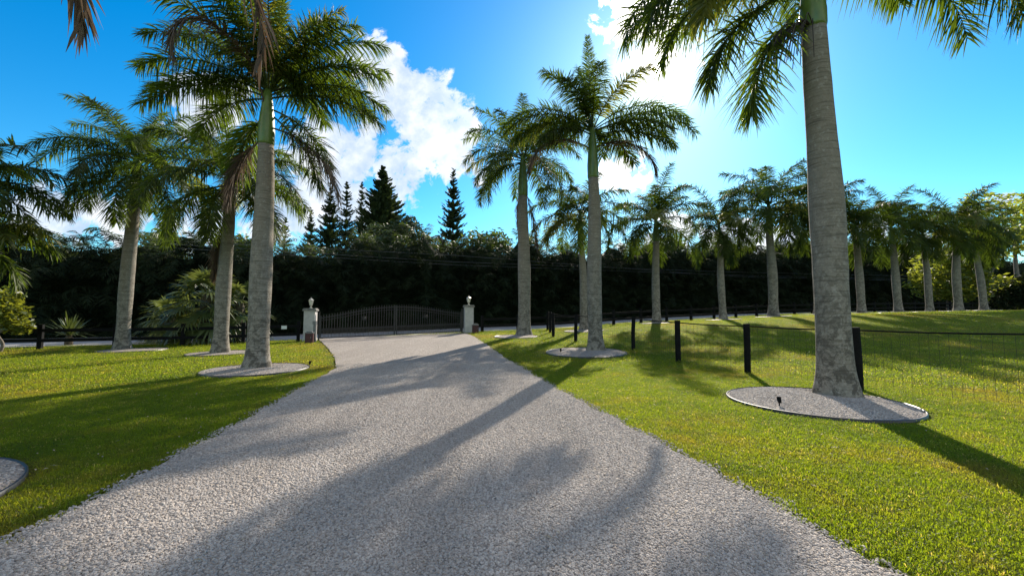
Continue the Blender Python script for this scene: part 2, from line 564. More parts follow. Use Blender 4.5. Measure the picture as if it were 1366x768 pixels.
def frond_mesh(az, el, bend, L, n=60, wid=.04, leaf=.62, droop=.6, plum=.55, dead=False, curl=0.0, start=.14, rad=.028):
    """one pinnate frond from the origin: az degrees, el start elevation, bend total downward turn"""
    K = 26
    s_ = np.linspace(0, 1, K)
    th = R(el) - R(bend) * s_ ** 1.25
    azs = R(az) + R(curl) * s_ ** 1.5
    T = np.stack([np.cos(th) * np.cos(azs), np.cos(th) * np.sin(azs), np.sin(th)], 1)
    P = np.concatenate([[[0, 0, 0]], np.cumsum((T[1:] + T[:-1]) / 2 * (L / (K - 1)), axis=0)])
    mb = MB()
    mb.tube(P, np.linspace(1, .12, K) * rad, 5)
    ss = np.linspace(start, .995, n)
    allV = []; allF = []; off = 0
    for side in (-1, 1):
        q = np.clip(ss + rng.normal(0, .004, n), start, 1)
        bp = np.stack([np.interp(q, s_, P[:, k]) for k in range(3)], 1)
        tg = np.stack([np.interp(q, s_, T[:, k]) for k in range(3)], 1)
        tg /= np.linalg.norm(tg, axis=1)[:, None]
        sv = np.stack([-np.sin(azs), np.cos(azs), 0 * azs], 1)
        sv = np.stack([np.interp(q, s_, sv[:, k]) for k in range(3)], 1) * side
        up = np.cross(tg, sv) * (-side if side < 0 else 1)
        up = np.cross(sv * side, tg) * -1
        up = np.where((up[:, 2:3] < 0), -up, up)
        fwd = .45 + .75 * q ** 2
        pl = rng.normal(.12, plum, n)
        d = sv * (1.0 if not dead else .35) + tg * fwd[:, None] + up * pl[:, None]
        d += rng.normal(0, .07, (n, 3))
        d /= np.linalg.norm(d, axis=1)[:, None]
        prof = np.clip(np.minimum((q - start) / .16 * .5 + .5, 1.0), 0, 1) * (1 - .62 * np.clip((q - .55) / .45, 0, 1) ** 1.6)
        ln = leaf * prof * rng.uniform(.82, 1.12, n)
        wv = np.cross(d, up) * .6 + tg * .5 + rng.normal(0, .25, (n, 3))
        wv -= d * np.sum(wv * d, 1)[:, None]
        wv /= np.linalg.norm(wv, axis=1)[:, None] + 1e-9
        dr = droop * rng.uniform(.4, 1.3, n) * (1.5 if dead else 1)
        V, Fm = strips(bp, d, wv, ln, np.full(n, wid) * rng.uniform(.7, 1.15, n), dr)
        mb.add(V, Fm.tolist())
    return mb


def trunk_profile(h, r, flare=1.55, bulge=.08, top=.78):
    z = np.concatenate([[-.25, 0, .06, .14, .25, .4, .6, .9], np.linspace(1.2, h, 22)])
    out = []
    for q in z:
        u = max(q, 0) / h
        f = 1 + (flare - 1) * math.exp(-max(q, 0) / .32) + bulge * math.exp(-((u - .45) / .25) ** 2)
        f *= 1 - (1 - top) * max(0, (u - .5) / .5) ** 1.4
        out.append((r * f, q))
    return out


def palm(base, h, r, shaft, fronds, label, group, lean=(0, 0), n=60, wid=.04, leaf=.62, mat=None, root=None, lod=24, flowers=0):
    """royal palm: trunk, crownshaft, spear leaf and each frond; fronds are tuples (az, el, bend, length[, kind])"""
    mat = mat or M_FROND
    root = empty('palm_tree', base)
    tag(root, label, 'palm tree', group)
    ph = rng.uniform(0, 6)
    lx, ly = lean

    def axis(z):
        u = max(z, 0) / h
        u2 = u ** 2.2
        return np.array([lx * u2 + .05 * math.sin(u * 5 + ph) * u, ly * u + .04 * math.sin(u * 4 + ph * 2) * u])
    mb = MB()
    nn = lod
    prof = trunk_profile(h, r)
    V = []
    ang = np.arange(nn) * 2 * math.pi / nn
    for rr, z in prof:
        a = axis(z)
        w_ = 1 + .025 * np.sin(ang * 3 + ph + z * .7) + .018 * math.sin(z * 2.3 + ph) + .008 * math.sin(z * 9 + ph) + rng.normal(0, .006) + .05 * math.exp(-max(z, 0) / .3) * np.sin(ang * 5 + ph)
        V.append(np.stack([a[0] + np.cos(ang) * rr * w_, a[1] + np.sin(ang) * rr * w_, np.full(nn, z)], 1))
    f = []
    for i in range(len(prof) - 1):
        for j in range(nn):
            f.append([i * nn + j, i * nn + (j + 1) % nn, (i + 1) * nn + (j + 1) % nn, (i + 1) * nn + j])
    f.append([(len(prof) - 1) * nn + j for j in range(nn)])
    mb.add(np.concatenate(V), f)
    mb.build('trunk', M_TRUNK, root, smooth=True)
    a = axis(h)
    rt = prof[-1][0]
    mb = MB()
    mb.lathe([(rt * .98, h - .01), (rt * 1.10, h + .05), (rt * 1.12, h + .25 * shaft), (rt * .92, h + .55 * shaft), (rt * .62, h + .85 * shaft), (rt * .42, h + 1.05 * shaft)], max(10, nn // 2), (a[0], a[1], 0))
    mb.build('crownshaft', M_SHAFT, root, smooth=True)
    top = np.array([a[0], a[1], h + shaft])
    for fr in fronds:
        az, el, bend, L = fr[:4]
        kind = fr[4] if len(fr) > 4 else ''
        drop = max(0, (40 - el)) / 120 * min(shaft, 1.1)
        o_ = top - np.array([0, 0, drop])
        o_[0] += math.cos(R(az)) * rt * .5; o_[1] += math.sin(R(az)) * rt * .5
        if kind == 'dead':
            o_[2] -= shaft * .35
            mbf = frond_mesh(az, el, bend, L, int(n * .8), wid * .9, leaf * .75, .5, .2, True, rng.uniform(-12, 12))
            o2 = mbf.build('frond', M_DEAD, root, tuple(o_)); o2['label'] = 'brown dry frond hanging down'
        elif kind == 'spear':
            mbf = frond_mesh(az, el, bend, L, n, wid, leaf * .62, .12, .35, False, 0, .22)
            mbf.build('spear_leaf', mat, root, tuple(o_))
        elif kind == 'yellow':
            mbf = frond_mesh(az, el, bend, L, n, wid, leaf, .55, .58, False, rng.uniform(-15, 15))
            o2 = mbf.build('frond', M_YELLOW, root, tuple(o_)); o2['label'] = 'yellow green frond lit from behind'
        else:
            mbf = frond_mesh(az, el, bend, L, n, wid, leaf, .55, .58, False, rng.uniform(-15, 15))
            mbf.build('frond', mat, root, tuple(o_))
    for k in range(flowers):
        az = rng.uniform(0, 360) if k else 190
        mb = MB()
        o_ = np.array([a[0], a[1], h + .03])
        for i in range(46):
            aa = R(az + rng.normal(0, 22)); L = rng.uniform(.5, 1.1)
            q = np.linspace(0, 1, 6)[:, None]
            out = np.array([math.cos(aa), math.sin(aa), 0])
            pts = o_ + out * (rt + .75 * q ** .7 * rng.uniform(.6, 1.1)) + np.array([0, 0, 1.0]) * (.12 * q - L * q ** 2)
            mb.tube(pts, np.linspace(.012, .008, 6), 3, False)
        mb.build('flower_stalk', M_FLOWER, root)
    return root


def crown(k=15, L=3.4, seed=0, spear=True, elmax=62, elmin=-8, yel=0, dead=0):
    r_ = np.random.default_rng(seed)
    out = []
    a0 = r_.uniform(0, 360)
    for i in range(k):
        u = (i + .5) / k
        el = elmax + (elmin - elmax) * u + r_.normal(0, 6)
        az = a0 + i * 137.5 + r_.normal(0, 9)
        kind = ''
        if yel and i in (k // 2, k // 2 + 3, k - 4)[:yel]: kind = 'yellow'
        out.append((az, el, 62 + 30 * u + r_.normal(0, 8), L * r_.uniform(.86, 1.08) * (.92 + .1 * math.sin(u * 3)), kind))
    if spear: out.append((r_.uniform(0, 360), 84, 12, L * .95, 'spear'))
    for i in range(dead): out.append((r_.uniform(0, 360), -35, 50, L * .8, 'dead'))
    return out


# ------------------------------------------------------------------ SETTING: ground, driveway, road
xs = np.unique(np.concatenate([np.linspace(-600, -60, 10), np.linspace(-60, -24, 37), np.arange(-24, 52.1, .5), np.linspace(52, 110, 30), np.linspace(110, 700, 10)]))
ys = np.unique(np.concatenate([np.linspace(-400, -20, 8), np.linspace(-20, -2, 10), np.arange(-2, 50.1, .5), np.linspace(50, 110, 30), np.linspace(110, 900, 10)]))
GX, GY = np.meshgrid(xs, ys)
mb = MB()
nx, ny = len(xs), len(ys)
mb.add(np.stack([GX.ravel(), GY.ravel(), tz(GX, GY).ravel()], 1),
       [[j * nx + i, j * nx + i + 1, (j + 1) * nx + i + 1, (j + 1) * nx + i] for j in range(ny - 1) for i in range(nx - 1)])
tag(mb.build('lawn', M_LAWN, smooth=True), 'sunlit mown green lawn with dry yellow patches', 'lawn', kind='structure')

PL = ground(413.3, 454.6)
PR = ground(625, 443.8)
left_e = [np.array([-2.8, -25, 0]), np.array([-2.95, 0, 0]), ground(0, 735), ground(150, 657), ground(300, 577), ground(400, 520), ground(449, 491), ground(446, 476), ground(436, 463)]
right_e = [np.array([2.6, -25, 0]), np.array([2.4, 0, 0]), ground(1190, 768), ground(1090, 712), ground(1000, 659), ground(900, 603), ground(800, 551), ground(720, 505), ground(680, 482), ground(655, 464), ground(632, 449)]
gdir = (PR - PL); glen = np.linalg.norm(gdir[:2]); gdir = gdir / glen
gn = np.array([-gdir[1], gdir[0], 0])      # beyond the gate
left_e += [PL + gdir * .45 - gn * .1, PL + gdir * .3 + gn * 3.6]
right_e += [PR - gdir * .3 - gn * .1, PR + gn * 3.6]


def resample(pts, n):
    pts = np.array(pts)[:, :2]
    d = np.concatenate([[0], np.cumsum(np.linalg.norm(np.diff(pts, axis=0), axis=1))])
    q = np.linspace(0, d[-1], n)
    return np.stack([np.interp(q, d, pts[:, 0]), np.interp(q, d, pts[:, 1])], 1)


def resample_y(pts, yv):
    pts = np.array(pts)
    return np.interp(yv, pts[:, 1], pts[:, 0])


NR, NC = 220, 14
le, re_ = resample(left_e, NR), resample(right_e, NR)
# slightly ragged edges
for e_, sg in ((le, 1), (re_, -1)):
    e_[:, 0] += sg * (.025 * np.sin(np.arange(NR) * 1.7) + rng.normal(0, .018, NR))
tt = np.linspace(0, 1, NC)
DV = le[:, None, :] * (1 - tt[None, :, None]) + re_[:, None, :] * tt[None, :, None]
dz = tz(DV[..., 0], DV[..., 1]) + .02 + .012 * np.sin(DV[..., 0] * 2.1 + .3 * DV[..., 1]) * np.sin(DV[..., 1] * .9)
DV = np.concatenate([DV, dz[..., None]], 2)
mb = MB()
mb.add(DV.reshape(-1, 3), [[i * NC + j, i * NC + j + 1, (i + 1) * NC + j + 1, (i + 1) * NC + j] for i in range(NR - 1) for j in range(NC - 1)])
driveway = tag(mb.build('driveway', M_GRAVEL, smooth=True), 'pale grey gravel driveway leading to the iron gate', 'driveway', kind='structure')


def ribbon(name, off0, off1, mat, lift, x0=-90, x1=140, n=240, cross=6):
    mb = MB()
    X = np.linspace(x0, x1, n)
    V = []
    for k in range(cross):
        o = off0 + (off1 - off0) * k / (cross - 1)
        Y = road_y(X, o)
        V.append(np.stack([X, Y, tz(X, Y) + lift], 1))
    V = np.stack(V, 1).reshape(-1, 3)
    mb.add(V, [[i * cross + j, (i + 1) * cross + j, (i + 1) * cross + j + 1, i * cross + j + 1] for i in range(n - 1) for j in range(cross - 1)])
    return mb.build(name, mat, smooth=True)


tag(ribbon('road', 2.2, 11.2, M_ROAD, .016), 'grey asphalt road running behind the gate', 'road', kind='structure')

# ------------------------------------------------------------------ dark hedge across the road
def areca_template(L, n, seed):
    st = rng.bit_generator.state
    mbx = frond_mesh(0, 68, 95, L, n, .062, .62, .6, .4, False, 0, .2, .015)
    return np.concatenate(mbx.v), np.array([q for q in mbx.f if len(q) == 4])


def scatter_fronds(mb, P, rz, sc_, tilt, templates):
    for i in range(len(P)):
        V, Fq = templates[i % len(templates)]
        ca, sa = math.cos(rz[i]), math.sin(rz[i])
        ct, st = math.cos(tilt[i]), math.sin(tilt[i])
        v = V * sc_[i]
        v = np.stack([v[:, 0] * ct + v[:, 2] * st, v[:, 1], -v[:, 0] * st + v[:, 2] * ct], 1)
        v = np.stack([v[:, 0] * ca - v[:, 1] * sa, v[:, 0] * sa + v[:, 1] * ca, v[:, 2]], 1) + P[i]
        mb.v.append(v); mb.fq.append(Fq + mb.n); mb.n += len(v)


def big_mesh(name, mb, mats):
    V = np.concatenate(mb.v).astype(np.float32)
    Fq = np.concatenate(mb.fq).astype(np.int32)
    me = bpy.data.meshes.new(name)
    me.vertices.add(len(V)); me.vertices.foreach_set('co', V.ravel())
    me.loops.add(Fq.size); me.loops.foreach_set('vertex_index', Fq.ravel())
    me.polygons.add(len(Fq)); me.polygons.foreach_set('loop_start', np.arange(0, Fq.size, 4, dtype=np.int32))
    me.polygons.foreach_set('loop_total', np.full(len(Fq), 4, dtype=np.int32))
    for m_ in (mats if isinstance(mats, (list, tuple)) else [mats]): me.materials.append(m_)
    me.update(calc_edges=True)
    me.validate()
    return me


HX = np.array([-80, -45, -30, -25, -15, -8, -3, 2, 6, 12, 20, 30, 45, 60, 90, 140.])
HH = np.array([6.6, 6.6, 6.4, 6.2, 7.0, 8.2, 8.0, 7.8, 7.8, 7.9, 8.0, 8.6, 9.4, 9.8, 10, 10.])


def hedge_h(x):
    return np.interp(x, HX, HH) + .40 * np.sin(x * 1.3) + .35 * np.sin(x * .47 + 1) + .35 * np.sin(x * .81 + 2.2) * np.sin(x * 2.1)


temps = [areca_template(2.1, 19, k) for k in range(5)]
mb = MB(); mb.fq = []
N = 5600
x = rng.uniform(-60, 95, N)
u = rng.random(N)
H = hedge_h(x)
z = H * (u ** .8) * .95
y = road_y(x, 12.0 + rng.normal(0, .35, N) + .45 * np.sin(x * 1.1) + .3 * np.sin(x * 2.9 + 2) + .9 * (z / H) ** 2)
P = np.stack([x, y, tz(x, y) + z - .4], 1)
scatter_fronds(mb, P, rng.uniform(R(180), R(360), N) + .38, rng.uniform(.7, 1.25, N), rng.normal(.35, .4, N), temps)
# solid inner body
xg = np.linspace(-85, 135, 330); zg = np.linspace(0, 1, 12)
bodyv = []
for q in zg:
    yy_ = road_y(xg, 13.0 + .5 * np.sin(xg * 1.1) + .35 * np.sin(xg * 2.9 + 2) + 1.1 * q ** 3 + .3 * np.sin(xg * 5 + q * 9))
    bodyv.append(np.stack([xg, yy_, tz(xg, yy_) - .2 + (hedge_h(xg) - .35 + .25 * np.sin(xg * 3.7)) * q], 1))
for q in (1, 0):
    yy_ = road_y(xg, 17.5)
    bodyv.append(np.stack([xg, yy_, tz(xg, yy_) - .2 + (hedge_h(xg) - .5) * q], 1))
bv = np.concatenate(bodyv); nn_ = len(xg)
mb.v.append(bv)
mb.fq.append(np.array([[i * nn_ + j, i * nn_ + j + 1, (i + 1) * nn_ + j + 1, (i + 1) * nn_ + j] for i in range(len(bodyv) - 1) for j in range(nn_ - 1)]) + mb.n)
mb.n += len(bv)
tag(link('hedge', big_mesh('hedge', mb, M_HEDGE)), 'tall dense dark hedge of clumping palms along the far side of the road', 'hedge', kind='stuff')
# lighter, taller fronds along the crest
mb = MB(); mb.fq = []
N = 1500
x = rng.uniform(-60, 95, N)
y = road_y(x, rng.uniform(13.3, 17.0, N))
P = np.stack([x, y, tz(x, y) + hedge_h(x) - .7 + rng.normal(0, .28, N)], 1)
scatter_fronds(mb, P, rng.uniform(0, R(360), N), rng.uniform(.6, 1.15, N), rng.normal(0, .3, N), temps)
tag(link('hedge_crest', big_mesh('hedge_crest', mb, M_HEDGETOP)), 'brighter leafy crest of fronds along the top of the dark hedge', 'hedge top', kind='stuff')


# ------------------------------------------------------------------ leafy trees
def leaf_cloud(mb, lobes, n, size, flat=.5):
    """leaf sized diamonds spread through several overlapping lobes (cx,cy,cz,r)"""
    lobes = np.array(lobes, float)
    wts = lobes[:, 3] ** 2; wts /= wts.sum()
    k = rng.choice(len(lobes), n, p=wts)
    d = rng.normal(0, 1, (n, 3)); d /= np.linalg.norm(d, axis=1)[:, None]
    rr = lobes[k, 3] * rng.uniform(.35, 1.0, n) ** .45
    # ragged surface
    lump = 1 + .22 * np.sin(d[:, 0] * 7 + k) * np.sin(d[:, 1] * 6 + 2 * k) + rng.normal(0, .07, n)
    c = lobes[k, :3] + d * (rr * lump)[:, None] * np.array([1, 1, .85])
    a = rng.normal(0, 1, (n, 3)); a[:, 2] *= flat; a /= np.linalg.norm(a, axis=1)[:, None]
    b2 = np.cross(a, rng.normal(0, 1, (n, 3))); b2 /= np.linalg.norm(b2, axis=1)[:, None] + 1e-9
    s1 = size * rng.uniform(.6, 1.3, n)
    V = np.stack([c - a * s1[:, None], c + b2 * (s1 * .45)[:, None], c + a * s1[:, None] + np.array([0, 0, -.15]) * s1[:, None], c - b2 * (s1 * .45)[:, None]], 1).reshape(-1, 3)
    Fq = np.arange(n * 4).reshape(n, 4)
    if not hasattr(mb, 'fq'): mb.fq = []
    mb.v.append(V); mb.fq.append(Fq + mb.n); mb.n += len(V)


def broad_tree(name, base, lobes, n, size, mat, label, cat='tree', group=None, tr=.16, forks=4, bark=None, low=.25):
    """lobes are relative to the base"""
    root = empty(name, base)
    tag(root, label, cat, group)
    lob = np.array(lobes, float)
    cz = lob[:, 2].mean(); cxy = lob[:, :2].mean(0)
    mb = MB()
    q = np.linspace(0, 1, 8)
    fork = np.array([cxy[0] * .5, cxy[1] * .5, max(.2, lob[:, 2].min() - lob[:, 3].max() * low)])
    pts = np.outer(q, fork) + np.stack([.08 * np.sin(q * 5), .05 * np.sin(q * 4), 0 * q], 1); pts[0, 2] = -.15
    mb.tube(pts, np.linspace(tr * 1.3, tr * .75, 8), 8)
    for l in lob[:max(forks, 1) * 2]:
        e = l[:3]
        pp = fork + (e - fork) * q[:, None] + np.array([0, 0, .25]) * np.sin(q * math.pi)[:, None]
        mb.tube(pp, np.linspace(tr * .6, tr * .12, 8), 6)
    mb.build('trunk', bark or M_BARK, root, smooth=True)
    mc = MB(); mc.fq = []
    leaf_cloud(mc, lobes, n, size)
    link('crown', big_mesh('crown', mc, mat), root)
    return root


def lobes_in(w_, h0, h1, k, r, d=None, seed=0):
    r_ = np.random.default_rng(seed)
    d = d or w_
    out = []
    for i in range(k):
        an = r_.uniform(0, 6.28); ra = math.sqrt(r_.random()) * .75
        out.append((math.cos(an) * ra * w_, math.sin(an) * ra * d, r_.uniform(h0, h1), r * r_.uniform(.65, 1.2)))
    return out


# ------------------------------------------------------------------ conifers behind the hedge
def norfolk(h=16, rb=2.6, tiers=24, seed=1, dense=1.0, start=.12):
    r_ = np.random.default_rng(seed)
    root = empty('norfolk_pine', (0, 0, 0))
    mb = MB()
    q = np.linspace(0, 1, 12)
    mb.tube(np.stack([0 * q, 0 * q, q * h], 1), np.linspace(.22, .03, 12), 6)
    mb.build('trunk', M_PBARK, root, smooth=True)
    fb = MB(); fb.fq = []
    for k in range(tiers):
        u = start + (1 - start) * (k / (tiers - 1)) ** .92
        z0 = h * (u + r_.normal(0, .006))
        rr = rb * (1 - u) ** .8 * r_.uniform(.85, 1.1) + .12
        nb = 6 if dense < 1.2 else 8
        a0 = r_.uniform(0, 6)
        for j in range(nb):
            a = a0 + j * 2 * math.pi / nb + r_.normal(0, .12)
            L = rr * r_.uniform(.62, 1.15)
            z0 += r_.normal(0, .12)
            out = np.array([math.cos(a), math.sin(a), 0]); sd_ = np.array([-math.sin(a), math.cos(a), 0])
            m_ = max(5, int(20 * dense * L / rb) + 4)
            s_ = np.linspace(.08, 1, m_)
            c = out * (s_ * L)[:, None] + np.array([0, 0, 1]) * (z0 + L * (.10 * s_ + .28 * s_ ** 2.5) - L * .12)[:, None]
            for side in (-1, 0, 1):
                d = sd_ * side * .9 + out * .55 + np.array([0, 0, .30 if side else .75])
                d = np.tile(d / np.linalg.norm(d), (m_, 1)) + r_.normal(0, .12, (m_, 3))
                ln = (.25 + .75 * (1 - u) ** .7) * (.52 * rb / 2.6) * (1.05 - .55 * s_) * r_.uniform(.8, 1.2, m_)
                wv = np.tile(out, (m_, 1)) * .7 + np.array([0, 0, .5]) + r_.normal(0, .2, (m_, 3))
                wv /= np.linalg.norm(wv, axis=1)[:, None]
                V, Fm = strips(c, d, wv, ln, np.full(m_, .15 * rb / 2.6 * (1.5 if dense > 1.2 else 1)), np.full(m_, .05), 2)
                fb.v.append(V); fb.fq.append(Fm + fb.n); fb.n += len(V)
    link('foliage', big_mesh('foliage', fb, M_PINE), root)
    return root


def put_pine(o, px, top, Y, h, label, sx=1.0):
    p_ = at(px, top, Y)
    o.location = (p_[0], p_[1], p_[2] - h * o.scale[2])
    tag(o, label, 'pine tree', 'norfolk pines behind the hedge')


YP = 50
base_h = 18.0
PINES = [(441, 252, 50, 1.0, .92, 'dark slim conifer just left of the two thin see-through conifers behind the hedge'),
         (463, 244, 53, 1.0, .9, 'thin see-through conifer beside the dark one, with pale gaps between tiers'),
         (483, 244, 55, 1.0, .72, 'narrow wispy conifer just left of the big dense conifer'),
         (605, 232, 52, 1.05, .86, 'lone tall narrow conifer standing apart, right of the big cloud'),
         (415, 283, 57, .9, .7, 'small conifer tip above the hedge, just left of the dark slim conifer'),
         (381, 291, 57, .9, .8, 'smallest conifer tip, beside the tall palm trunk left of the gate')]
proto = norfolk(base_h, 4.1, 42, 3, 1.2)
pr2 = norfolk(base_h, 3.8, 34, 9, 1.0)
for i, (px, top, Y, sz, sw, lab) in enumerate(PINES):
    if i == 0: o = proto
    elif i == 1: o = pr2
    else: o = copy_tree(proto if i in (3, 4) else pr2)
    o.scale = (sw, sw, sz); o.rotation_euler = (0, 0, i * 1.3)
    put_pine(o, px, top, Y, base_h, lab)
o = norfolk(18, 5.7, 56, 5, 1.7)
put_pine(o, 511, 228, 48, 18, 'big dense cone-shaped conifer, tallest of the group behind the hedge')

# leafy trees rising over the hedge
p_ = at(535, 300, 41); g0 = float(tz(p_[0], p_[1]))
broad_tree('leafy_tree', (p_[0], p_[1], g0), [(-.6, 0, 9.2, 1.7), (1.2, 0, 9.8, 1.4), (-2.4, 0, 9.6, 1.4), (.2, .6, 10.6, 1.2), (1.9, 0, 8.9, 1.3), (-3.6, .3, 8.6, 1.3), (.9, .3, 10.9, .8)], 3600, .19, M_PINE,
           'dark small-leaved tree rising over the hedge in front of the big conifer')
p_ = at(582, 320, 41); g0 = float(tz(p_[0], p_[1]))
broad_tree('leafy_tree', (p_[0], p_[1], g0), [(0, 0, 8.4, 1.1), (1.3, 0, 8.0, 1.0), (-1.0, .3, 7.6, .9), (.5, 0, 9.0, .6)], 900, .2, M_PINE,
           'thin open tree over the hedge left of the lone narrow conifer')
for (px, py, Y, ww, k, lab) in [(655, 312, 42, 3.2, 7, 'bright green tree top behind the hedge at the lone conifer and first right palm'),
                                (1060, 330, 56, 4.0, 7, 'yellow green tree behind the hedge seen left of the large right palm trunk'),
                                (905, 325, 50, 4.0, 7, 'green tree top behind the hedge between the first two palms of the far row'),
                                (325, 318, 38, 3.0, 6, 'green tree top behind the hedge between the two near left palms'),
                                (215, 322, 36, 3.0, 6, 'rounded tree top over the hedge behind the fan palm')]:
    p_ = at(px, py, Y); g0 = float(tz(p_[0], p_[1])); hc = p_[2] - g0
    broad_tree('leafy_tree', (p_[0], p_[1], g0), lobes_in(ww, hc - 2.2, hc - .4, k, 1.5, 1.5, int(px)), 1900, .24, M_HEDGETOP, lab)

# yellow lit trees at the far right
for (px, py, Y, ww, hw, k, lab) in [(1350, 292, 50, 6.0, 3.0, 13, 'tall yellow green broadleaf tree at the far right edge'),
                                    (1262, 356, 48, 2.6, 2.8, 8, 'low yellow green tree between the far row palms at right'),
                                    (1312, 345, 46, 3.0, 3.2, 9, 'sunlit round tree behind the last palm of the far row')]:
    p_ = at(px, py, Y); g0 = float(tz(p_[0], p_[1])); hc = p_[2] - g0
    broad_tree('leafy_tree', (p_[0], p_[1], g0), lobes_in(ww, hc - hw, hc + hw * .9, k, 2.1, 2.5, int(px)), 3600, .27, M_BROAD, lab, tr=.22)
# dark clipped hedge at far right
mc = MB(); mc.fq = []
lob = []
for k in range(22):
    px = 1322 + k * 9
    top = 392 - min(36, k * 5)
    p_ = at(px, top, 46 - k * .15); g0 = float(tz(p_[0], p_[1]))
    for zz_ in np.arange(g0 + .7, p_[2] - .6, 1.1): lob.append((p_[0], p_[1], zz_, 1.15))
    lob.append((p_[0], p_[1], max(g0 + .5, p_[2] - .9), 1.0))
leaf_cloud(mc, lob, 22000, .17)
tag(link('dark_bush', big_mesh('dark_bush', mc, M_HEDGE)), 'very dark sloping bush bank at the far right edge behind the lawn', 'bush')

# ------------------------------------------------------------------ power cables
for (y0, y1, y2, lab) in [(319, 349, 363, 'upper overhead cable crossing in front of the hedge'),
                          (324, 353, 367, 'lower overhead cable crossing in front of the hedge'),
                          (316, 340, 369, 'lowest right sagging overhead cable crossing in front of the hedge')][:3]:
    def yy0(xx): return road_y(xx, 10.9)
    pts = []
    for px in np.linspace(-150, 1250, 40):
        py = np.interp(px, [-150, 120, 600, 980, 1250], [y0 - 18, y0, y1, y2, y2 + 6])
        k = (px - 683) / F
        Y = (22.3 + .4 * 6.4 + 10.9 * 1.077) / (1 - .4 * k)
        pts.append(at(px, py, Y))
    mb = MB(); mb.tube(pts, .012, 5)
    tag(mb.build('power_cable', M_CABLE), lab, 'cable', 'overhead cables')

# ------------------------------------------------------------------ ROADSIDE FENCE (black post and rail), gate, pillars
def rail_fence(pts, H, label, spacing=2.4, rails=(.38, .80), hp=1.05):
    root = empty('rail_fence', (pts[0][0], pts[0][1], float(tz(pts[0][0], pts[0][1]))))
    tag(root, label, 'fence')
    o = np.array(root.location)
    P2 = resample(pts, max(2, int(sum(np.linalg.norm(np.diff(np.array(pts)[:, :2], axis=0), axis=1)) / spacing)))
    g = [np.array([a[0], a[1], float(tz(a[0], a[1]))]) for a in P2]
    for a in g:
        mb = MB(); mb.box((a[0] - o[0], a[1] - o[1], a[2] - o[2] + hp / 2 - .1), (.15, .15, hp + .2), .4)
        mb.build('post', M_BLACKWOOD, root)
    for r_ in rails:
        mb = MB()
        for a, b2 in zip(g[:-1], g[1:]):
            d = b2 - a; rz = math.atan2(d[1], d[0]); n_ = np.array([d[1], -d[0], 0]) / np.linalg.norm(d[:2]) * .095
            mid = (a + b2) / 2 + n_ - o
            L = np.linalg.norm(d[:2])
            v = []
            for e, zz_ in ((-.5, a[2]), (.5, b2[2])):
                for s1 in (-.02, .02):
                    for s2 in (-.07, .07):
                        v.append([mid[0] + d[0] * e * .998 + n_[0] / .095 * s1, mid[1] + d[1] * e * .998 + n_[1] / .095 * s1, zz_ - o[2] + r_ + s2])
            mb.add(v, [[0, 1, 3, 2], [4, 6, 7, 5], [0, 4, 5, 1], [2, 3, 7, 6], [0, 2, 6, 4], [1, 5, 7, 3]])
        mb.build('rail', M_BLACKWOOD, root)
    return root


fl = [(-62, road_y(-62) - 1.0), (-30, road_y(-30) + .6), (-20, road_y(-20) + .3), tuple(PL[:2] - gdir[:2] * .55)]
rail_fence(fl, 1, 'black post and rail fence left of the gate, behind the left palms', 2.3)
fr = [tuple(PR[:2] + gdir[:2] * .9), (4, road_y(4) + .2), (20, road_y(20)), (40, road_y(40)), (75, road_y(75))]
rail_fence(fr, 1, 'black post and rail fence right of the gate, along the road behind the far palms', 2.2)


def pillar(base, label, lab_l):
    root = empty('gate_pillar', base, math.atan2(gdir[1], gdir[0]) * .55)
    tag(root, label, 'pillar', 'white pillars at the gate')
    mb = MB(); mb.box((0, 0, .74), (.54, .54, 1.68)); 
    mb.build('shaft', M_PILLAR, root)
    mb = MB(); mb.box((0, 0, .06), (.60, .60, .16)); mb.build('plinth', M_PILLAR, root)
    mb = MB(); mb.box((0, 0, 1.625), (.66, .66, .09)); mb.box((0, 0, 1.695), (.58, .58, .05)); mb.build('cap', M_CAP, root)
    lr = empty('lantern', (base[0], base[1], base[2] + 1.72))
    tag(lr, lab_l, 'lantern', 'lanterns on the gate pillars')
    mb = MB(); mb.lathe([(.09, 0), (.09, .02), (.035, .04), (.03, .12), (.07, .14), (.075, .16)], 12); mb.build('base', M_LANTERN, lr, smooth=False)
    mb = MB(); mb.lathe([(.07, .165), (.125, .40), (.12, .405)], 6); mb.build('glass', M_GLASS, lr)
    mb = MB(); mb.lathe([(.15, .41), (.14, .43), (.07, .50), (.025, .52), (.03, .55), (.01, .58)], 6); mb.build('roof', M_LANTERN, lr)
    mb = MB()
    for k in range(6):
        a = k * math.pi / 3
        mb.tube([(math.cos(a) * .073, math.sin(a) * .073, .165), (math.cos(a) * .128, math.sin(a) * .128, .41)], .009, 4)
    mb.build('frame', M_LANTERN, lr)
    return root


pillar(PL, 'white stucco pillar left of the gate with dark flat cap', 'pale lantern on top of the left gate pillar')
pillar(PR, 'white stucco pillar right of the gate with dark flat cap', 'pale lantern on top of the right gate pillar')


def red_box(base, rz, label):
    root = empty('gate_control_box', base, rz)
    root.scale = (.82, .82, .9)
    tag(root, label, 'control box', 'red boxes at the gate pillars')
    mb = MB(); mb.box((0, 0, .27), (.42, .34, .54)); mb.box((0, -.185, .30), (.30, .03, .38)); mb.build('body', M_RED, root)
    mb = MB(); mb.box((0, 0, .565), (.47, .39, .05)); mb.box((0, 0, .62), (.30, .25, .06)); mb.build('lid', M_GREYLID, root)
    mb = MB(); mb.box((.10, -.215, .32), (.03, .03, .09)); mb.build('latch', M_GREYLID, root)


b_ = ground(412.5, 458.0); red_box(b_, .3, 'dark red box with grey lid at foot of the left gate pillar')
b_ = ground(634, 444.6); red_box(b_, .3, 'dark red box with grey lid beside foot of the right gate pillar')
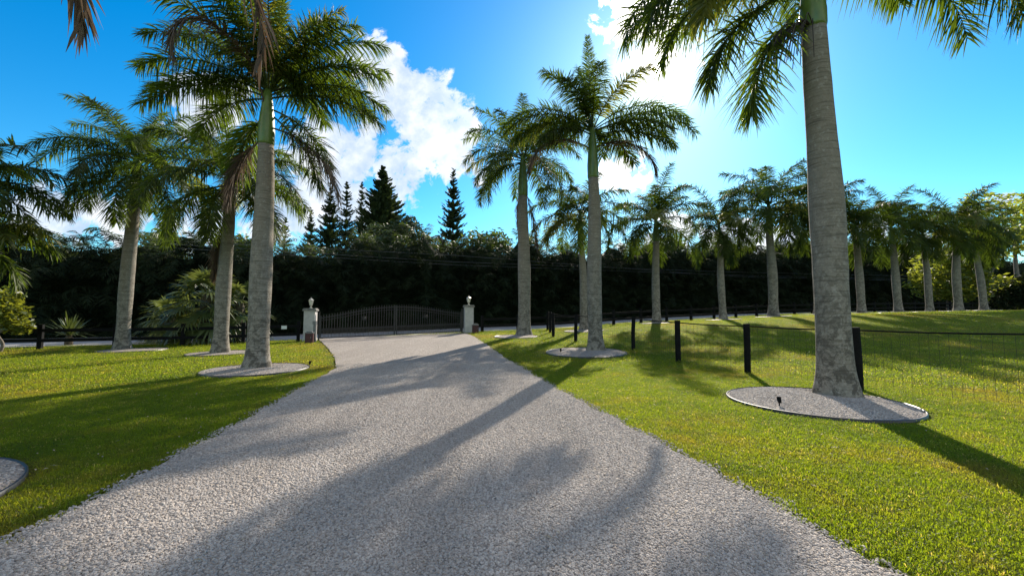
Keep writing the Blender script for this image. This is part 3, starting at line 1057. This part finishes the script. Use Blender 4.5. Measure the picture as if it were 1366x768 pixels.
# grey keypad post next to the left box
b_ = ground(419.5, 457.0)
root = empty('keypad_post', b_); tag(root, 'grey metal stub post standing between the red box and the iron gate', 'post')
mb = MB(); mb.box((0, 0, .45), (.12, .10, .95)); mb.build('post', M_GREYLID, root)
mb = MB(); mb.box((0, -.02, .98), (.16, .16, .16)); mb.build('head', M_GREYLID, root)

# double iron gate
ga, gb = PL + gdir * .42, PR - gdir * .42
gl = np.linalg.norm((gb - ga)[:2])
groot = empty('iron_gate', ga, math.atan2(gdir[1], gdir[0]))
tag(groot, 'wide black iron double gate with arched top and vertical bars', 'gate')
slope = (gb[2] - ga[2]) / gl


def garch(s):
    u = s / gl
    return 1.30 + .50 * math.sin(math.pi * u) ** 1.3 + slope * s


def gz(s): return .10 + slope * s


leafroot = []
for (s0, s1) in ((.04, gl / 2 - .02), (gl / 2 + .02, gl - .04)):
    fr_ = MB()
    for s in (s0 + .03, s1 - .03):
        fr_.box((s, 0, (gz(s) + garch(s)) / 2), (.06, .06, garch(s) - gz(s)))
    q = np.linspace(s0 + .06, s1 - .06, 24)
    fr_.tube([(s, 0, garch(s) - .12) for s in q], .026, 6)
    fr_.tube([(s, 0, garch(s) - .26) for s in q], .018, 6)
    fr_.tube([(s, 0, gz(s) + .03) for s in q], .028, 6)
    fr_.tube([(s, 0, gz(s) + .46) for s in q], .022, 6)
    lf = fr_.build('leaf_frame', M_IRON, groot)
    bars = np.arange(s0 + .17, s1 - .08, .135)
    bb = MB()
    for s in bars:
        bb.tube([(s, 0, gz(s) + .03), (s, 0, garch(s) - .02), (s, 0, garch(s) + .05)], [.015, .015, .003], 5)
    bb.build('bars', M_IRON, lf)
    pk = MB()
    for s in np.arange(s0 + .105, s1 - .1, .135):
        pk.tube([(s, 0, gz(s) + .03), (s, 0, gz(s) + .5), (s, 0, gz(s) + .56)], [.012, .012, .002], 5)
    pk.build('dog_bars', M_IRON, lf)
    sm = (s0 + s1) / 2 + (.25 if s0 < 1 else -.25)
    em = MB()
    for rr in (.13, .08):
        aa = np.linspace(0, 2 * math.pi, 17)
        em.tube([(sm + rr * math.cos(a), -.02, gz(sm) + 1.0 + rr * .8 * math.sin(a)) for a in aa], .016, 5)
    em.box((sm, -.02, gz(sm) + 1.0), (.10, .02, .08))
    em.build('emblem', M_IRON, lf)
for s in (0.0, gl):
    mb = MB(); mb.box((s, .0, .75 + slope * s), (.07, .08, 1.5)); mb.build('hinge_post', M_IRON, groot)

# white plaque on the left fence beside the gate
b_ = at(379, 436.5, PL[1] - 1.2)
mb = MB(); mb.box((0, 0, 0), (.24, .02, .17), .3)
pq = tag(mb.build('fence_plaque', M_WHITE, loc=tuple(b_)), 'small blank white plaque on black fence left of the gate', 'plaque')

# ------------------------------------------------------------------ NEAR FIELD FENCE with wire mesh
posts_px = [(845, 467), (905, 483), (997, 497), (1146, 520)]
fp = [ground(*q) for q in posts_px]
far_px = [(768, 456), (738, 449.5)]
fpf = [ground(*q) for q in far_px][::-1]
first = fpf[0]
more = []
end = np.array([2.3, 26.6])
for k in (1, 2):
    q = first[:2] + (end - first[:2]) * k / 2.2
    more.append(np.array([q[0], q[1], float(tz(*q))]))
allp = more[::-1] + fpf + fp
d = fp[-1] - fp[-2]
for k in (1, 2, 3):
    dd = np.array([1.75, -1.75]) * k
    q = fp[-1][:2] + dd
    allp.append(np.array([q[0], q[1], float(tz(*q))]))
froot = empty('wire_fence', tuple(allp[-4]))
tag(froot, 'black post fence with thin top rail and wire mesh beside the right lawn', 'fence')
o = np.array(froot.location)
HP = 1.20
for a in allp:
    mb = MB()
    hw = .075 + rng.uniform(-.004, .004)
    mb.tube([(a[0] - o[0], a[1] - o[1], -.2 + a[2] - o[2]), (a[0] - o[0] + rng.normal(0, .012), a[1] - o[1], HP * .5 + a[2] - o[2]), (a[0] - o[0] + rng.normal(0, .02), a[1] - o[1], HP + a[2] - o[2] + rng.uniform(0, .02))], hw, 12)
    mb.build('post', M_BLACKWOOD, froot, smooth=False)
rl = MB(); wm = MB()
for a, b2 in zip(allp[:-1], allp[1:]):
    d = b2 - a; L = np.linalg.norm(d[:2]); n_ = np.array([-d[1], d[0], 0]) / L
    a1, b1 = a - o + n_ * .085, b2 - o + n_ * .085
    q = np.linspace(0, 1, 6)[:, None]
    pts = a1 + (b1 - a1) * q; pts[:, 2] += HP - .05 - .02 * np.sin(q[:, 0] * math.pi)
    rl.tube(pts, .017, 6)
    nv = max(2, int(L / .12))
    for k in range(1, nv):
        c_ = a1 + (b1 - a1) * (k / nv)
        wm.box((c_[0], c_[1], c_[2] + .57), (.0026, .0026, 1.10))
    for hz in (.04, .12, .20, .28, .38, .48, .60, .74, .90, 1.08):
        pp = a1 + (b1 - a1) * q; pp[:, 2] += hz
        wm.tube(pp, .0013, 3, False)
rl.build('top_rail', M_BLACKWOOD, froot)
wm.build('wire_mesh', M_WIRE, froot)


# ------------------------------------------------------------------ gravel beds round the palms
def stone_mesh(seed):
    r_ = np.random.default_rng(seed)
    import bmesh
    bm = bmesh.new()
    bmesh.ops.create_icosphere(bm, subdivisions=1, radius=1)
    for v in bm.verts:
        v.co *= 1 + r_.normal(0, .16)
        v.co.x *= 1.25; v.co.z *= .62; v.co.y *= .85
    me = bpy.data.meshes.new('stone'); bm.to_mesh(me); bm.free()
    me.materials.append(M_STONE)
    return me


def gn_scatter(obj, src_objs, seed, dens_attr='dens', smin=.7, smax=1.3, tilt=.5, rot=True):
    ng = bpy.data.node_groups.new('scatter', 'GeometryNodeTree')
    ng.interface.new_socket('Geometry', in_out='INPUT', socket_type='NodeSocketGeometry')
    ng.interface.new_socket('Geometry', in_out='OUTPUT', socket_type='NodeSocketGeometry')
    N_ = ng.nodes; L_ = ng.links
    gi = N_.new('NodeGroupInput'); go = N_.new('NodeGroupOutput')
    dist = N_.new('GeometryNodeDistributePointsOnFaces'); dist.distribute_method = 'RANDOM'
    dist.inputs['Seed'].default_value = seed
    at_ = N_.new('GeometryNodeInputNamedAttribute'); at_.data_type = 'FLOAT'; at_.inputs[0].default_value = dens_attr
    L_.new(gi.outputs[0], dist.inputs['Mesh']); L_.new(at_.outputs[0], dist.inputs['Density'])
    gtg = N_.new('GeometryNodeJoinGeometry')
    for s in src_objs:
        oi = N_.new('GeometryNodeObjectInfo'); oi.inputs['Object'].default_value = s; oi.inputs['As Instance'].default_value = True
        L_.new(oi.outputs['Geometry'], gtg.inputs[0])
    iop = N_.new('GeometryNodeInstanceOnPoints')
    L_.new(dist.outputs['Points'], iop.inputs['Points'])
    L_.new(gtg.outputs[0], iop.inputs['Instance'])
    iop.inputs['Pick Instance'].default_value = True
    rv = N_.new('FunctionNodeRandomValue'); rv.data_type = 'FLOAT_VECTOR'
    rv.inputs[0].default_value = (-tilt, -tilt, 0); rv.inputs[1].default_value = (tilt, tilt, 6.283)
    L_.new(rv.outputs[0], iop.inputs['Rotation'])
    rs = N_.new('FunctionNodeRandomValue'); rs.data_type = 'FLOAT'
    rs.inputs[2].default_value = smin; rs.inputs[3].default_value = smax
    sa = N_.new('GeometryNodeInputNamedAttribute'); sa.data_type = 'FLOAT'; sa.inputs[0].default_value = 'size'
    mm = N_.new('ShaderNodeMath'); mm.operation = 'MULTIPLY'
    L_.new(rs.outputs[1], mm.inputs[0]); L_.new(sa.outputs[0], mm.inputs[1])
    L_.new(mm.outputs[0], iop.inputs['Scale'])
    L_.new(iop.outputs[0], go.inputs[0])
    md = obj.modifiers.new('scatter', 'NODES'); md.node_group = ng


def patch(name, V, F_, dens, size, parent=None, loc=(0, 0, 0), mat=None):
    me = bpy.data.meshes.new(name)
    me.from_pydata([tuple(v) for v in V], [], [tuple(f) for f in F_])
    a = me.attributes.new('dens', 'FLOAT', 'POINT'); a.data.foreach_set('value', np.asarray(dens, np.float32))
    a = me.attributes.new('size', 'FLOAT', 'POINT'); a.data.foreach_set('value', np.asarray(size, np.float32))
    if mat: me.materials.append(mat)
    me.update()
    return link(name, me, parent, loc)


# source shapes live in a collection that is not part of the scene
hidden = bpy.data.collections.new('sources')


def source(me):
    o = bpy.data.objects.new(me.name, me); hidden.objects.link(o)
    return o


STONES = [source(stone_mesh(k)) for k in range(5)]


def bed(c, rad, label, stones=False, light=None, n=48):
    root = empty('gravel_bed', tuple(c))
    tag(root, label, 'gravel bed', 'round gravel beds under the palms')
    ang = np.arange(n) * 2 * math.pi / n
    V = [[0, 0, .065]]; F_ = []
    rr_l = (.5, .85, 1.0)
    for r_ in rr_l:
        X, Y = np.cos(ang) * rad * r_, np.sin(ang) * rad * r_
        Z = tz(c[0] + X, c[1] + Y) - c[2] + .058 - .032 * (r_ ** 2)
        V += np.stack([X, Y, Z], 1).tolist()
    for j in range(n):
        F_.append([0, 1 + j, 1 + (j + 1) % n])
        for k in range(2): F_.append([1 + k * n + j, 1 + (k + 1) * n + j, 1 + (k + 1) * n + (j + 1) % n, 1 + k * n + (j + 1) % n])
    mb = MB(); mb.add(V, F_); mb.build('gravel', M_BED, root, smooth=True)
    mb = MB()
    V = []
    wob = 1 + .012 * np.sin(ang * 3 + c[0])
    for (ro, zo) in ((.010, -.05), (.010, .036), (-.006, .042), (-.014, .005)):
        X, Y = np.cos(ang) * (rad * wob + ro), np.sin(ang) * (rad * wob + ro)
        V.append(np.stack([X, Y, tz(c[0] + X, c[1] + Y) - c[2] + zo], 1))
    mb.add(np.concatenate(V), [[i * n + j, i * n + (j + 1) % n, (i + 1) * n + (j + 1) % n, (i + 1) * n + j] for i in range(3) for j in range(n)])
    mb.build('edging', M_EDGE, root, smooth=True)
    if stones:
        g = 24
        vv = []; ff = []
        for i in range(n):
            pass
        V = [[0, 0, .066]] + [[math.cos(a) * rad * q, math.sin(a) * rad * q, float(tz(c[0] + math.cos(a) * rad * q, c[1] + math.sin(a) * rad * q)) - c[2] + .058 - .032 * q * q] for q in (.5, .97) for a in ang]
        F_ = [[0, 1 + j, 1 + (j + 1) % n] for j in range(n)] + [[1 + j, 1 + n + j, 1 + n + (j + 1) % n, 1 + (j + 1) % n] for j in range(n)]
        pt = patch('loose_gravel', V, F_, [stones] * len(V), [.0125] * len(V), root)
        pt['kind'] = 'stuff'
        gn_scatter(pt, STONES, 5)
    if light is not None:
        g0 = ground(*light)
        lr = empty('spot_light', (g0[0], g0[1], g0[2] + .05))
        lr.scale = (.75, .75, .75)
        mb = MB(); mb.tube([(0, 0, -.08), (0, 0, .06)], .012, 6); mb.build('stake', M_BLACKWOOD, lr)
        mb = MB(); mb.tube([(0, -.02, .05), (.0, .0, .10), (.01, .03, .16)], [.03, .04, .042], 10); mb.build('lamp_head', M_BLACKWOOD, lr)
        return root, lr
    return root, None


# ------------------------------------------------------------------ THE PALMS
def base_of(px, py): return ground(px, py)


def H_(b, py): return float(at(683, py, b[1])[2] - b[2])       # height above the base of something seen at row py


def R_(b, wpx): return wpx / 2 / F * b[1] / math.sqrt(1 + (b[0] / b[1]) ** 2)   # radius of a trunk wpx wide


G_L = 'royal palms left of the driveway'
G_R = 'royal palms right of the driveway'
# large palm on the right
b = base_of(1117, 529)
hR1 = H_(b, 38)
palm(b, hR1, R_(b, 47), 1.35, [
    (183, 20, 100, 4.0), (168, 34, 118, 4.3), (196, 6, 80, 3.2, 'yellow'), (192, 44, 118, 4.4), (176, 10, 92, 3.5), (212, 50, 110, 4.0), (150, 38, 100, 3.8),
    (180, -16, 66, 2.9), (176, -44, 44, 2.6), (-8, 24, 108, 4.1), (10, 34, 116, 4.4), (2, 48, 120, 4.5), (-26, 44, 112, 4.1), (28, 50, 100, 3.9), (62, 56, 90, 3.8), (105, 56, 90, 3.8), (128, 48, 95, 3.6),
    (255, 60, 85, 3.8), (295, 62, 85, 3.8), (330, 62, 85, 3.7), (20, 68, 70, 3.8), (140, 68, 80, 3.8), (60, 86, 10, 3.6, 'spear')],
    'largest palm with thick blotched grey trunk, in the near right gravel bed', G_R, (.0, .05), 165, .036, .78, lod=32, flowers=1)
bc = ground(1088, 536.5)
r_, lr = bed(bc, 1.30, 'widest round gravel bed with black edging, under the largest right palm', 1900, (1040, 545), 64)
tag(lr, 'small black spotlight stuck in the widest bed under the largest right palm', 'spotlight', 'spotlights in the palm beds')

# tall palm right of the driveway
b = base_of(795, 468)
palm(b, H_(b, 237), R_(b, 18), 1.95, [
    (178, 42, 88, 3.7), (168, 30, 80, 3.4, 'yellow'), (188, 24, 74, 3.1), (184, 34, 84, 3.6), (2, 42, 80, 4.2), (-8, 32, 86, 4.0), (8, 28, 80, 3.6), (-30, 18, 60, 2.9), (-12, 8, 50, 2.9),
    (40, 14, 60, 2.7), (215, 8, 55, 2.5), (235, 48, 75, 2.7), (262, 58, 75, 2.7), (100, 54, 70, 2.9), (70, 26, 62, 2.6), (310, 58, 70, 2.9, 'yellow'), (130, 34, 60, 2.6),
    (90, 84, 6, 4.2, 'spear'), (100, 78, 20, 3.4), (200, 70, 60, 2.8), (197, 24, 112, 3.2, 'dead'), (2, 28, 118, 3.0, 'dead')],
    'tall palm with upright spear leaf, right of the driveway under the sun', G_R, (-.03, .1), 150, .040, .72, lod=28)
bc = ground(781, 470.5)
r_, lr = bed(bc, 1.38, 'gravel bed with black edging under the tall palm right of the driveway', False, (748, 472))
tag(lr, 'small black spotlight in the bed of the tall palm right of the driveway', 'spotlight', 'spotlights in the palm beds')

# palm near the right pillar
b = base_of(699, 447)
palm(b, H_(b, 262), R_(b, 15.5), 2.3, crown(25, 3.7, 21, False, 70, -10, 2) + [(20, 80, 55, 3.4)] + [(30, -70, 15, 3.4, 'dead'), (100, -50, 35, 2.6, 'dead'), (180, 35, 95, 3.6), (200, 5, 80, 3.2), (170, -10, 60, 3.0)],
     'palm with dry frond hanging along its trunk, near the right gate pillar', G_R, (0, 0), 100, .050, .74)
bed(ground(688, 449.3), 1.1, 'flat gravel bed under the palm nearest the right gate pillar')
# shorter palm behind the tall one
b = base_of(779, 440.5)
palm(b, H_(b, 322), R_(b, 9.5), 1.9, crown(20, 3.4, 33, False, 66, -10, 3) + [(190, 10, 80, 3.6, 'yellow'), (200, -10, 60, 3.2, 'yellow'), (-5, 0, 70, 3.3)],
     'shorter palm standing behind the tall palm, right of the driveway', G_R, (-.1, 0), 90, .056, .74)
bed(ground(779, 441.5), 1.1, 'thin sliver of gravel bed under the palm behind the tall right palm')

# left palms
b = base_of(343, 492)
palm(b, H_(b, 192), R_(b, 29), 1.6, [
    (178, 30, 66, 3.5), (184, 20, 60, 3.4), (190, 55, 72, 3.7), (162, 12, 50, 2.9), (150, 42, 70, 3.4), (200, 34, 66, 3.2), (176, 62, 70, 3.8),
    (2, 24, 66, 3.4), (-6, 34, 72, 3.5), (8, 14, 60, 3.3), (12, 44, 70, 3.5), (-14, 56, 68, 3.3), (4, 58, 72, 3.7), (-4, -22, 50, 2.5), (14, -38, 42, 2.5),
    (168, -42, 40, 1.9), (60, 55, 70, 3.4), (90, 40, 70, 3.2), (120, 60, 70, 3.4), (40, 38, 70, 3.2), (250, 66, 60, 3.0), (275, 70, 55, 3.0), (300, 66, 60, 2.9, 'yellow'), (225, 62, 66, 3.0),
    (240, 78, 40, 3.2), (10, 76, 46, 3.3, 'yellow'), (330, 58, 70, 3.0), (80, 86, 5, 3.6, 'spear'), (252, 80, 188, 4.1, 'dead'), (196, -52, 35, 2.0, 'dead'), (-8, -18, 60, 3.1, 'dead')],
     'tallest left palm with bright green crownshaft, beside the driveway', G_L, (-.12, .1), 155, .042, .74, lod=28, flowers=0)
r_, lr = bed(ground(342, 493.5), 1.22, 'gravel bed with black edging under the tallest left palm', 700, (413, 490))
tag(lr, 'small dark spotlight at right rim of the bed under the tallest left palm', 'spotlight', 'spotlights in the palm beds')
b = base_of(294, 471.5)
palm(b, H_(b, 274), R_(b, 20), 1.2, crown(22, 3.1, 44, True, 68, -24, 1) + [(160, 60, 95, 3.4, 'dead'), (190, -80, 5, 2.4, 'dead'), (355, 35, 85, 3.4), (10, 8, 65, 3.1), (-20, -20, 55, 2.8)],
     'shorter left palm with a dry hanging frond, just behind the tallest left palm', G_L, (.05, 0), 130, .040, .70)
bed(ground(295, 471.5), 1.05, 'gravel bed under the shorter left palm behind the tallest one')
b = base_of(163, 467)
palm(b, H_(b, 252), R_(b, 20), 1.35, crown(25, 3.4, 52, False, 72, -30, 1) + [(100, 82, 45, 3.2)] + [(172, 52, 55, 3.5), (182, 12, 85, 3.3), (200, -20, 60, 3.0), (0, 30, 95, 3.2), (15, -5, 60, 3.0, 'yellow')],
     'left palm standing farthest left with whole trunk in view, by the rail fence', G_L, (.1, 0), 135, .040, .72)
bed(ground(178, 467.5), 1.1, 'thin gravel bed under the left palm by the rail fence')
# palms past the left edge of the photograph, fronds reaching in
b = base_of(-62, 478)
palm(b, H_(b, 278), .25, 1.2, crown(18, 2.7, 61, True, 60, -15, 0) + [(0, 30, 80, 2.9), (10, 5, 60, 2.8), (-15, 50, 80, 2.8)], 'palm at the left edge showing only its grey green upper fronds', G_L, (0, 0), 80, .060, .68)
b = base_of(-70, 478)
palm(b, H_(b, 352), .22, 1.0, crown(12, 2.4, 66, True, 60, 5, 0) + [(-8, 42, 75, 2.9, 'yellow'), (8, 32, 72, 2.8, 'yellow'), (-14, 26, 66, 2.6, 'yellow')], 'low palm at the left edge with yellow green arching fronds', G_L, (0, 0), 80, .060, .68)
b = np.array([-5.45, 2.65, 0])
palm(b, 5.3, .26, 1.3, [(44, 34, 134, 4.4, 'dead'), (94, 36, 132, 3.2, 'dead'), (120, 50, 70, 3.2), (180, 45, 80, 3.2), (240, 50, 80, 3.2), (300, 70, 50, 2.8), (30, 78, 25, 2.8), (90, 74, 30, 2.8), (150, 15, 80, 3.0), (210, 15, 80, 3.0),
     (262, 15, 80, 3.0), (80, 86, 5, 3.4, 'spear')], 'palm past the left edge of which only dry frond tips hang in at the top', G_L, (0, 0), 80, .060, .68)
bed(np.array([-5.36, 2.84, 0]), 1.34, 'nearest gravel bed cut by the left edge', 800)

# far row on the right lawn
G_F = 'row of palms across the right lawn'
ROW = [(876, 430.5, 281, .98, 'first palm of the far row, just right of the tall palm'),
       (965, 428.5, 288, .92, 'second palm of the far row, slim, behind the wire fence'),
       (1032, 425.5, 262, 1.0, 'third palm of the far row, with raised left frond, left of the largest trunk'),
       (1092, 423, 275, .95, 'palm of the far row mostly hidden behind the largest trunk'),
       (1150, 421, 288, 1.0, 'first far row palm right of the largest trunk'),
       (1199, 419.5, 290, 1.0, 'second far row palm right of the largest trunk'),
       (1241, 418.5, 300, .95, 'third far row palm right of the largest trunk, lowest crown'),
       (1279, 417, 288, 1.0, 'fourth far row palm right of the largest trunk, thick pale trunk'),
       (1313, 415.5, 298, .95, 'last palm of the far row, near the dark bush bank')]
DROW = [27, 29, 30, 31, 31, 33, 33.5, 35, 38.5]
protos = []
for k in range(3):
    protos.append(palm((0, 0, 0), 4.6, .205, 1.3, crown(20 + k, 2.9, 71 + k * 5, False, 74, -16, 1) + [(40 + 120 * k, 80, 62, 3.3), (200 + 70 * k, 76, 75, 3.2)], 'palm', G_F, (0, 0), 105, .046, .70, M_FROND_FAR, lod=16))
used = [False] * 3
for i, ((px, by, cy, sw, lab), D) in enumerate(zip(ROW, DROW)):
    g0 = at(px, by, D); g0 = np.array([g0[0], g0[1], float(tz(g0[0], g0[1]))])
    p_ = at(px, cy + 10, D)
    k = i % 3
    if not used[k]: o = protos[k]; used[k] = True
    else: o = copy_tree(protos[k])
    s = (p_[2] - g0[2]) / 5.9
    o.location = tuple(g0 - np.array([0, 0, .02])); o.scale = (s * sw, s * sw, s); o.rotation_euler = (rng.normal(0, .022), rng.normal(0, .022), rng.uniform(0, 6.28))
    o['label'] = lab
    bed(g0, 1.15, ['pale gravel sliver under the ' + lab.split(',')[0], ][0])

# ------------------------------------------------------------------ shrubs on the left
def fan_leaf(mb, o_, az, el, pet, rad, n=22):
    d = np.array([math.cos(az) * math.cos(el), math.sin(az) * math.cos(el), math.sin(el)])
    q = np.linspace(0, 1, 7)[:, None]
    pts = o_ + d * pet * q + np.array([0, 0, -.25 * pet]) * q ** 2
    mb.tube(pts, np.linspace(.02, .01, 7), 4, False)
    c = pts[-1]
    tg = pts[-1] - pts[-2]; tg /= np.linalg.norm(tg)
    sv = np.array([-math.sin(az), math.cos(az), 0])
    an = np.linspace(-1.95, 1.95, n) + rng.normal(0, .03, n)
    dd = np.cos(an)[:, None] * tg + np.sin(an)[:, None] * sv
    wv = -np.sin(an)[:, None] * tg + np.cos(an)[:, None] * sv
    ln = rad * (1 - .25 * (np.abs(an) / 1.95) ** 2) * rng.uniform(.85, 1.1, n)
    V, Fm = strips(np.tile(c, (n, 1)), dd, wv, ln, np.full(n, .085 * rad / .8), rng.uniform(.2, .55, n), 3)
    mb.add(V, Fm.tolist())


def fan_palm(b, h, n, pet, rad, label, spread=1.0, seed=3):
    root = empty('fan_palm', tuple(b)); tag(root, label, 'fan palm')
    mb = MB()
    mb.lathe([(.22, -.1), (.24, .1), (.2, h * .5), (.24, h * .8), (.16, h)], 12, wob=lambda a, z: .12 * np.sin(a * 6 + z * 22))
    mb.build('trunk', M_STUB, root)
    for i in range(n):
        mb = MB()
        u = (i + .5) / n
        fan_leaf(mb, np.array([0, 0, h * (1 - .35 * u)]), i * 2.4, R(80 - 115 * u), pet * rng.uniform(.8, 1.15), rad * rng.uniform(.85, 1.15))
        mb.build('fan_leaf', M_FAN, root)
    return root


b = ground(283, 459)
fan_palm(at(272, 452, b[1] + .6) * np.array([1, 1, 0]) , 2.5, 46, 1.25, 1.0, 'bushy fan palm with stiff pale leaves between the two left palms, behind the fence')
b2 = at(225, 452, b[1] + 1.4)
fan_palm(b2 * np.array([1, 1, 0]), 1.4, 30, .9, .85, 'low drooping fan palm in shade left of the bushy one, behind the fence')
b2 = at(318, 452, b[1] + 1.6)
fan_palm(b2 * np.array([1, 1, 0]), 2.1, 28, 1.0, .9, 'fan palm half hidden behind the tallest left palm trunk')
# spiky rosette
b2 = at(92, 452, 19.5) * np.array([1, 1, 0])
root = empty('spiky_plant', tuple(b2)); tag(root, 'spiky pale green rosette plant behind the left rail fence', 'plant')
mb = MB()
n = 70
an = np.arange(n) * 2.4; el = R(82) - np.linspace(0, 1, n) * R(70)
d = np.stack([np.cos(an) * np.cos(el), np.sin(an) * np.cos(el), np.sin(el)], 1)
wv = np.stack([-np.sin(an), np.cos(an), 0 * an], 1)
V, Fm = strips(np.tile([0, 0, .45], (n, 1)) + d * .08, d, wv, rng.uniform(.9, 1.4, n), np.full(n, .10), rng.uniform(.1, .4, n), 4)
mb.add(V, Fm.tolist()); mb.build('leaves', M_SWORD, root)
mb = MB(); mb.lathe([(.16, -.1), (.15, .3), (.08, .55)], 10); mb.build('stem', M_STUB, root)
# yellow green shrub at the left edge
b2 = ground(-2, 470)
broad_tree('leafy_shrub', tuple(b2), [(-.5, 0, 1.7, .75), (.15, .1, 1.45, .62), (.55, -.1, 1.15, .45), (-.3, .3, 2.1, .5), (-1.1, 0, 1.5, .7), (.75, .1, .95, .32)], 3000, .10, M_SHRUB,
           'rounded yellow green leafy shrub at the left edge by the fence', 'shrub', tr=.05)

# ------------------------------------------------------------------ grass blades, loose stones, litter
def tuft(seed, n=13, h=.024, spread=.034, wid=.0046):
    r_ = np.random.default_rng(seed)
    an = r_.uniform(0, 6.28, n); el = R(35) + r_.random(n) * R(50)
    d = np.stack([np.cos(an) * np.cos(el), np.sin(an) * np.cos(el), np.sin(el)], 1)
    wv = np.stack([-np.sin(an), np.cos(an), 0 * an], 1)
    bs = np.stack([r_.normal(0, spread, n), r_.normal(0, spread, n), np.full(n, -.004)], 1)
    V, Fm = strips(bs, d, wv, h * r_.uniform(.6, 1.4, n), np.full(n, wid) * r_.uniform(.7, 1.3, n), r_.uniform(.1, .6, n), 2)
    me = bpy.data.meshes.new('grass_tuft'); me.from_pydata(V.tolist(), [], Fm.tolist()); me.materials.append(M_GRASS)
    return me


TUFTS = [source(tuft(k)) for k in range(5)]
BIGT = [source(tuft(20 + k, 14, .032, .09, .011)) for k in range(4)]
beds_xy = [(o.location.x, o.location.y, max(abs(v.co.x) for v in o.children[0].data.vertices)) for o in col.objects if o.name.startswith('gravel_bed')]


def lawn_patch(name, x0, x1, y0, y1, step, fn_d, size, srcs, label):
    X = np.arange(x0, x1 + .01, step); Y = np.arange(y0, y1 + .01, step)
    gx, gy = np.meshgrid(X, Y)
    V = np.stack([gx.ravel(), gy.ravel(), tz(gx, gy).ravel() + .003], 1)
    dn = fn_d(V[:, 0], V[:, 1])
    # leave driveway, road and beds bare
    L_x = np.interp(V[:, 1], le[:, 1], le[:, 0]); R_x = np.interp(V[:, 1], re_[:, 1], re_[:, 0])
    inside = (V[:, 0] > L_x + .02) & (V[:, 0] < R_x - .02) & (V[:, 1] < 24)
    dn = np.where(inside, 0, dn)
    dn = np.where(V[:, 1] > road_y(V[:, 0], 2.6), 0, dn)
    for (bx, by, br) in beds_xy:
        dn = np.where((V[:, 0] - bx) ** 2 + (V[:, 1] - by) ** 2 < (br - .02) ** 2, 0, dn)
    nX, nY = len(X), len(Y)
    F_ = []
    D2 = dn.reshape(nY, nX)
    for j in range(nY - 1):
        for i in range(nX - 1):
            q = (D2[j, i], D2[j, i + 1], D2[j + 1, i + 1], D2[j + 1, i])
            if min(q) > 0: F_.append((j * nX + i, j * nX + i + 1, (j + 1) * nX + i + 1, (j + 1) * nX + i))
    o = patch(name, V, F_, dn, [size] * len(V), mat=M_LAWN)
    tag(o, label, 'grass', kind='stuff')
    gn_scatter(o, srcs, 11, 'dens', .7, 1.35, .35)
    return o


def in_view(x, y, m=3.0): return np.abs(x) < 1.32 * y + m


def dens_near(x, y):
    r = np.hypot(x, y)
    d = np.clip(2400 * (4.0 / np.maximum(r, 3.0)) ** 1.25, 0, 2400)
    return np.where(in_view(x, y) & (r < 12), d, 0)


def dens_far(x, y):
    r = np.hypot(x, y)
    d = 260 * (12.0 / np.maximum(r, 8)) ** 1.3
    return np.where(in_view(x, y) & (r >= 11.6) & (r < 48), d, 0)


lawn_patch('grass', -15, 15, 1.6, 12, .1, dens_near, 1.0, TUFTS, 'short green lawn grass blades near the driveway')
lawn_patch('grass', -34, 46, 5, 46, .25, dens_far, 1.0, BIGT, 'short green lawn grass blades farther across both lawns')

# loose stones on the driveway
X = np.arange(-4.5, 3.0, .1); Y = np.arange(1.7, 12, .1)
gx, gy = np.meshgrid(X, Y)
xx, yv = gx.ravel(), gy.ravel()
L_x = np.interp(yv, le[:, 1], le[:, 0]); R_x = np.interp(yv, re_[:, 1], re_[:, 0])
edge = .05 * np.sin(yv * 3.1 + 1) * np.sin(yv * 7.3) + rng.normal(0, .02, len(xx))
ok = (xx > L_x - .04 - edge) & (xx < R_x + .04 + edge)
dn = np.where(ok, np.clip(7000 * (3.0 / np.maximum(np.hypot(xx, yv), 2.5)) ** 1.1, 0, 7000), 0)
dn = np.where((xx < L_x) | (xx > R_x), dn * .35, dn)
zz_ = tz(xx, yv) + .020 + .012 * np.sin(xx * 2.1 + .3 * yv) * np.sin(yv * .9)
V = np.stack([xx, yv, zz_], 1)
nX, nY = len(X), len(Y); D2 = dn.reshape(nY, nX)
F_ = [(j * nX + i, j * nX + i + 1, (j + 1) * nX + i + 1, (j + 1) * nX + i) for j in range(nY - 1) for i in range(nX - 1) if max(D2[j, i], D2[j, i + 1], D2[j + 1, i + 1], D2[j + 1, i]) > 0]
go = patch('loose_gravel', V, F_, dn, [.0088] * len(V))
tag(go, 'loose pale grey stones covering the driveway', 'gravel', kind='stuff')
gn_scatter(go, STONES, 3, 'dens', .55, 1.5, .6)

# dry leaf scraps on the lawn
mb = MB()
for i in range(700):
    a = rng.uniform(-1.25, 1.25); r_ = rng.uniform(2.6, 17)
    x, y = math.sin(a) * r_, math.cos(a) * r_
    lx, rx = np.interp(y, le[:, 1], le[:, 0]), np.interp(y, re_[:, 1], re_[:, 0])
    if y > road_y(x) - 1: continue
    if lx - .1 < x < rx + .1 and rng.random() < .75: continue
    L = rng.uniform(.02, .09); an = rng.uniform(0, 6.28); z0 = float(tz(x, y)) + rng.uniform(.03, .055)
    dx, dy = math.cos(an) * L / 2, math.sin(an) * L / 2; wx, wy = -math.sin(an) * .008, math.cos(an) * .008
    mb.add([(x - dx, y - dy, z0), (x + wx, y + wy, z0 + .012), (x + dx, y + dy, z0 + .004), (x - wx, y - wy, z0 + .01)], [[0, 1, 2, 3]])
tag(mb.build('leaf_litter', M_TWIG), 'pale dry leaf scraps scattered over the lawn', 'leaf litter', kind='stuff')
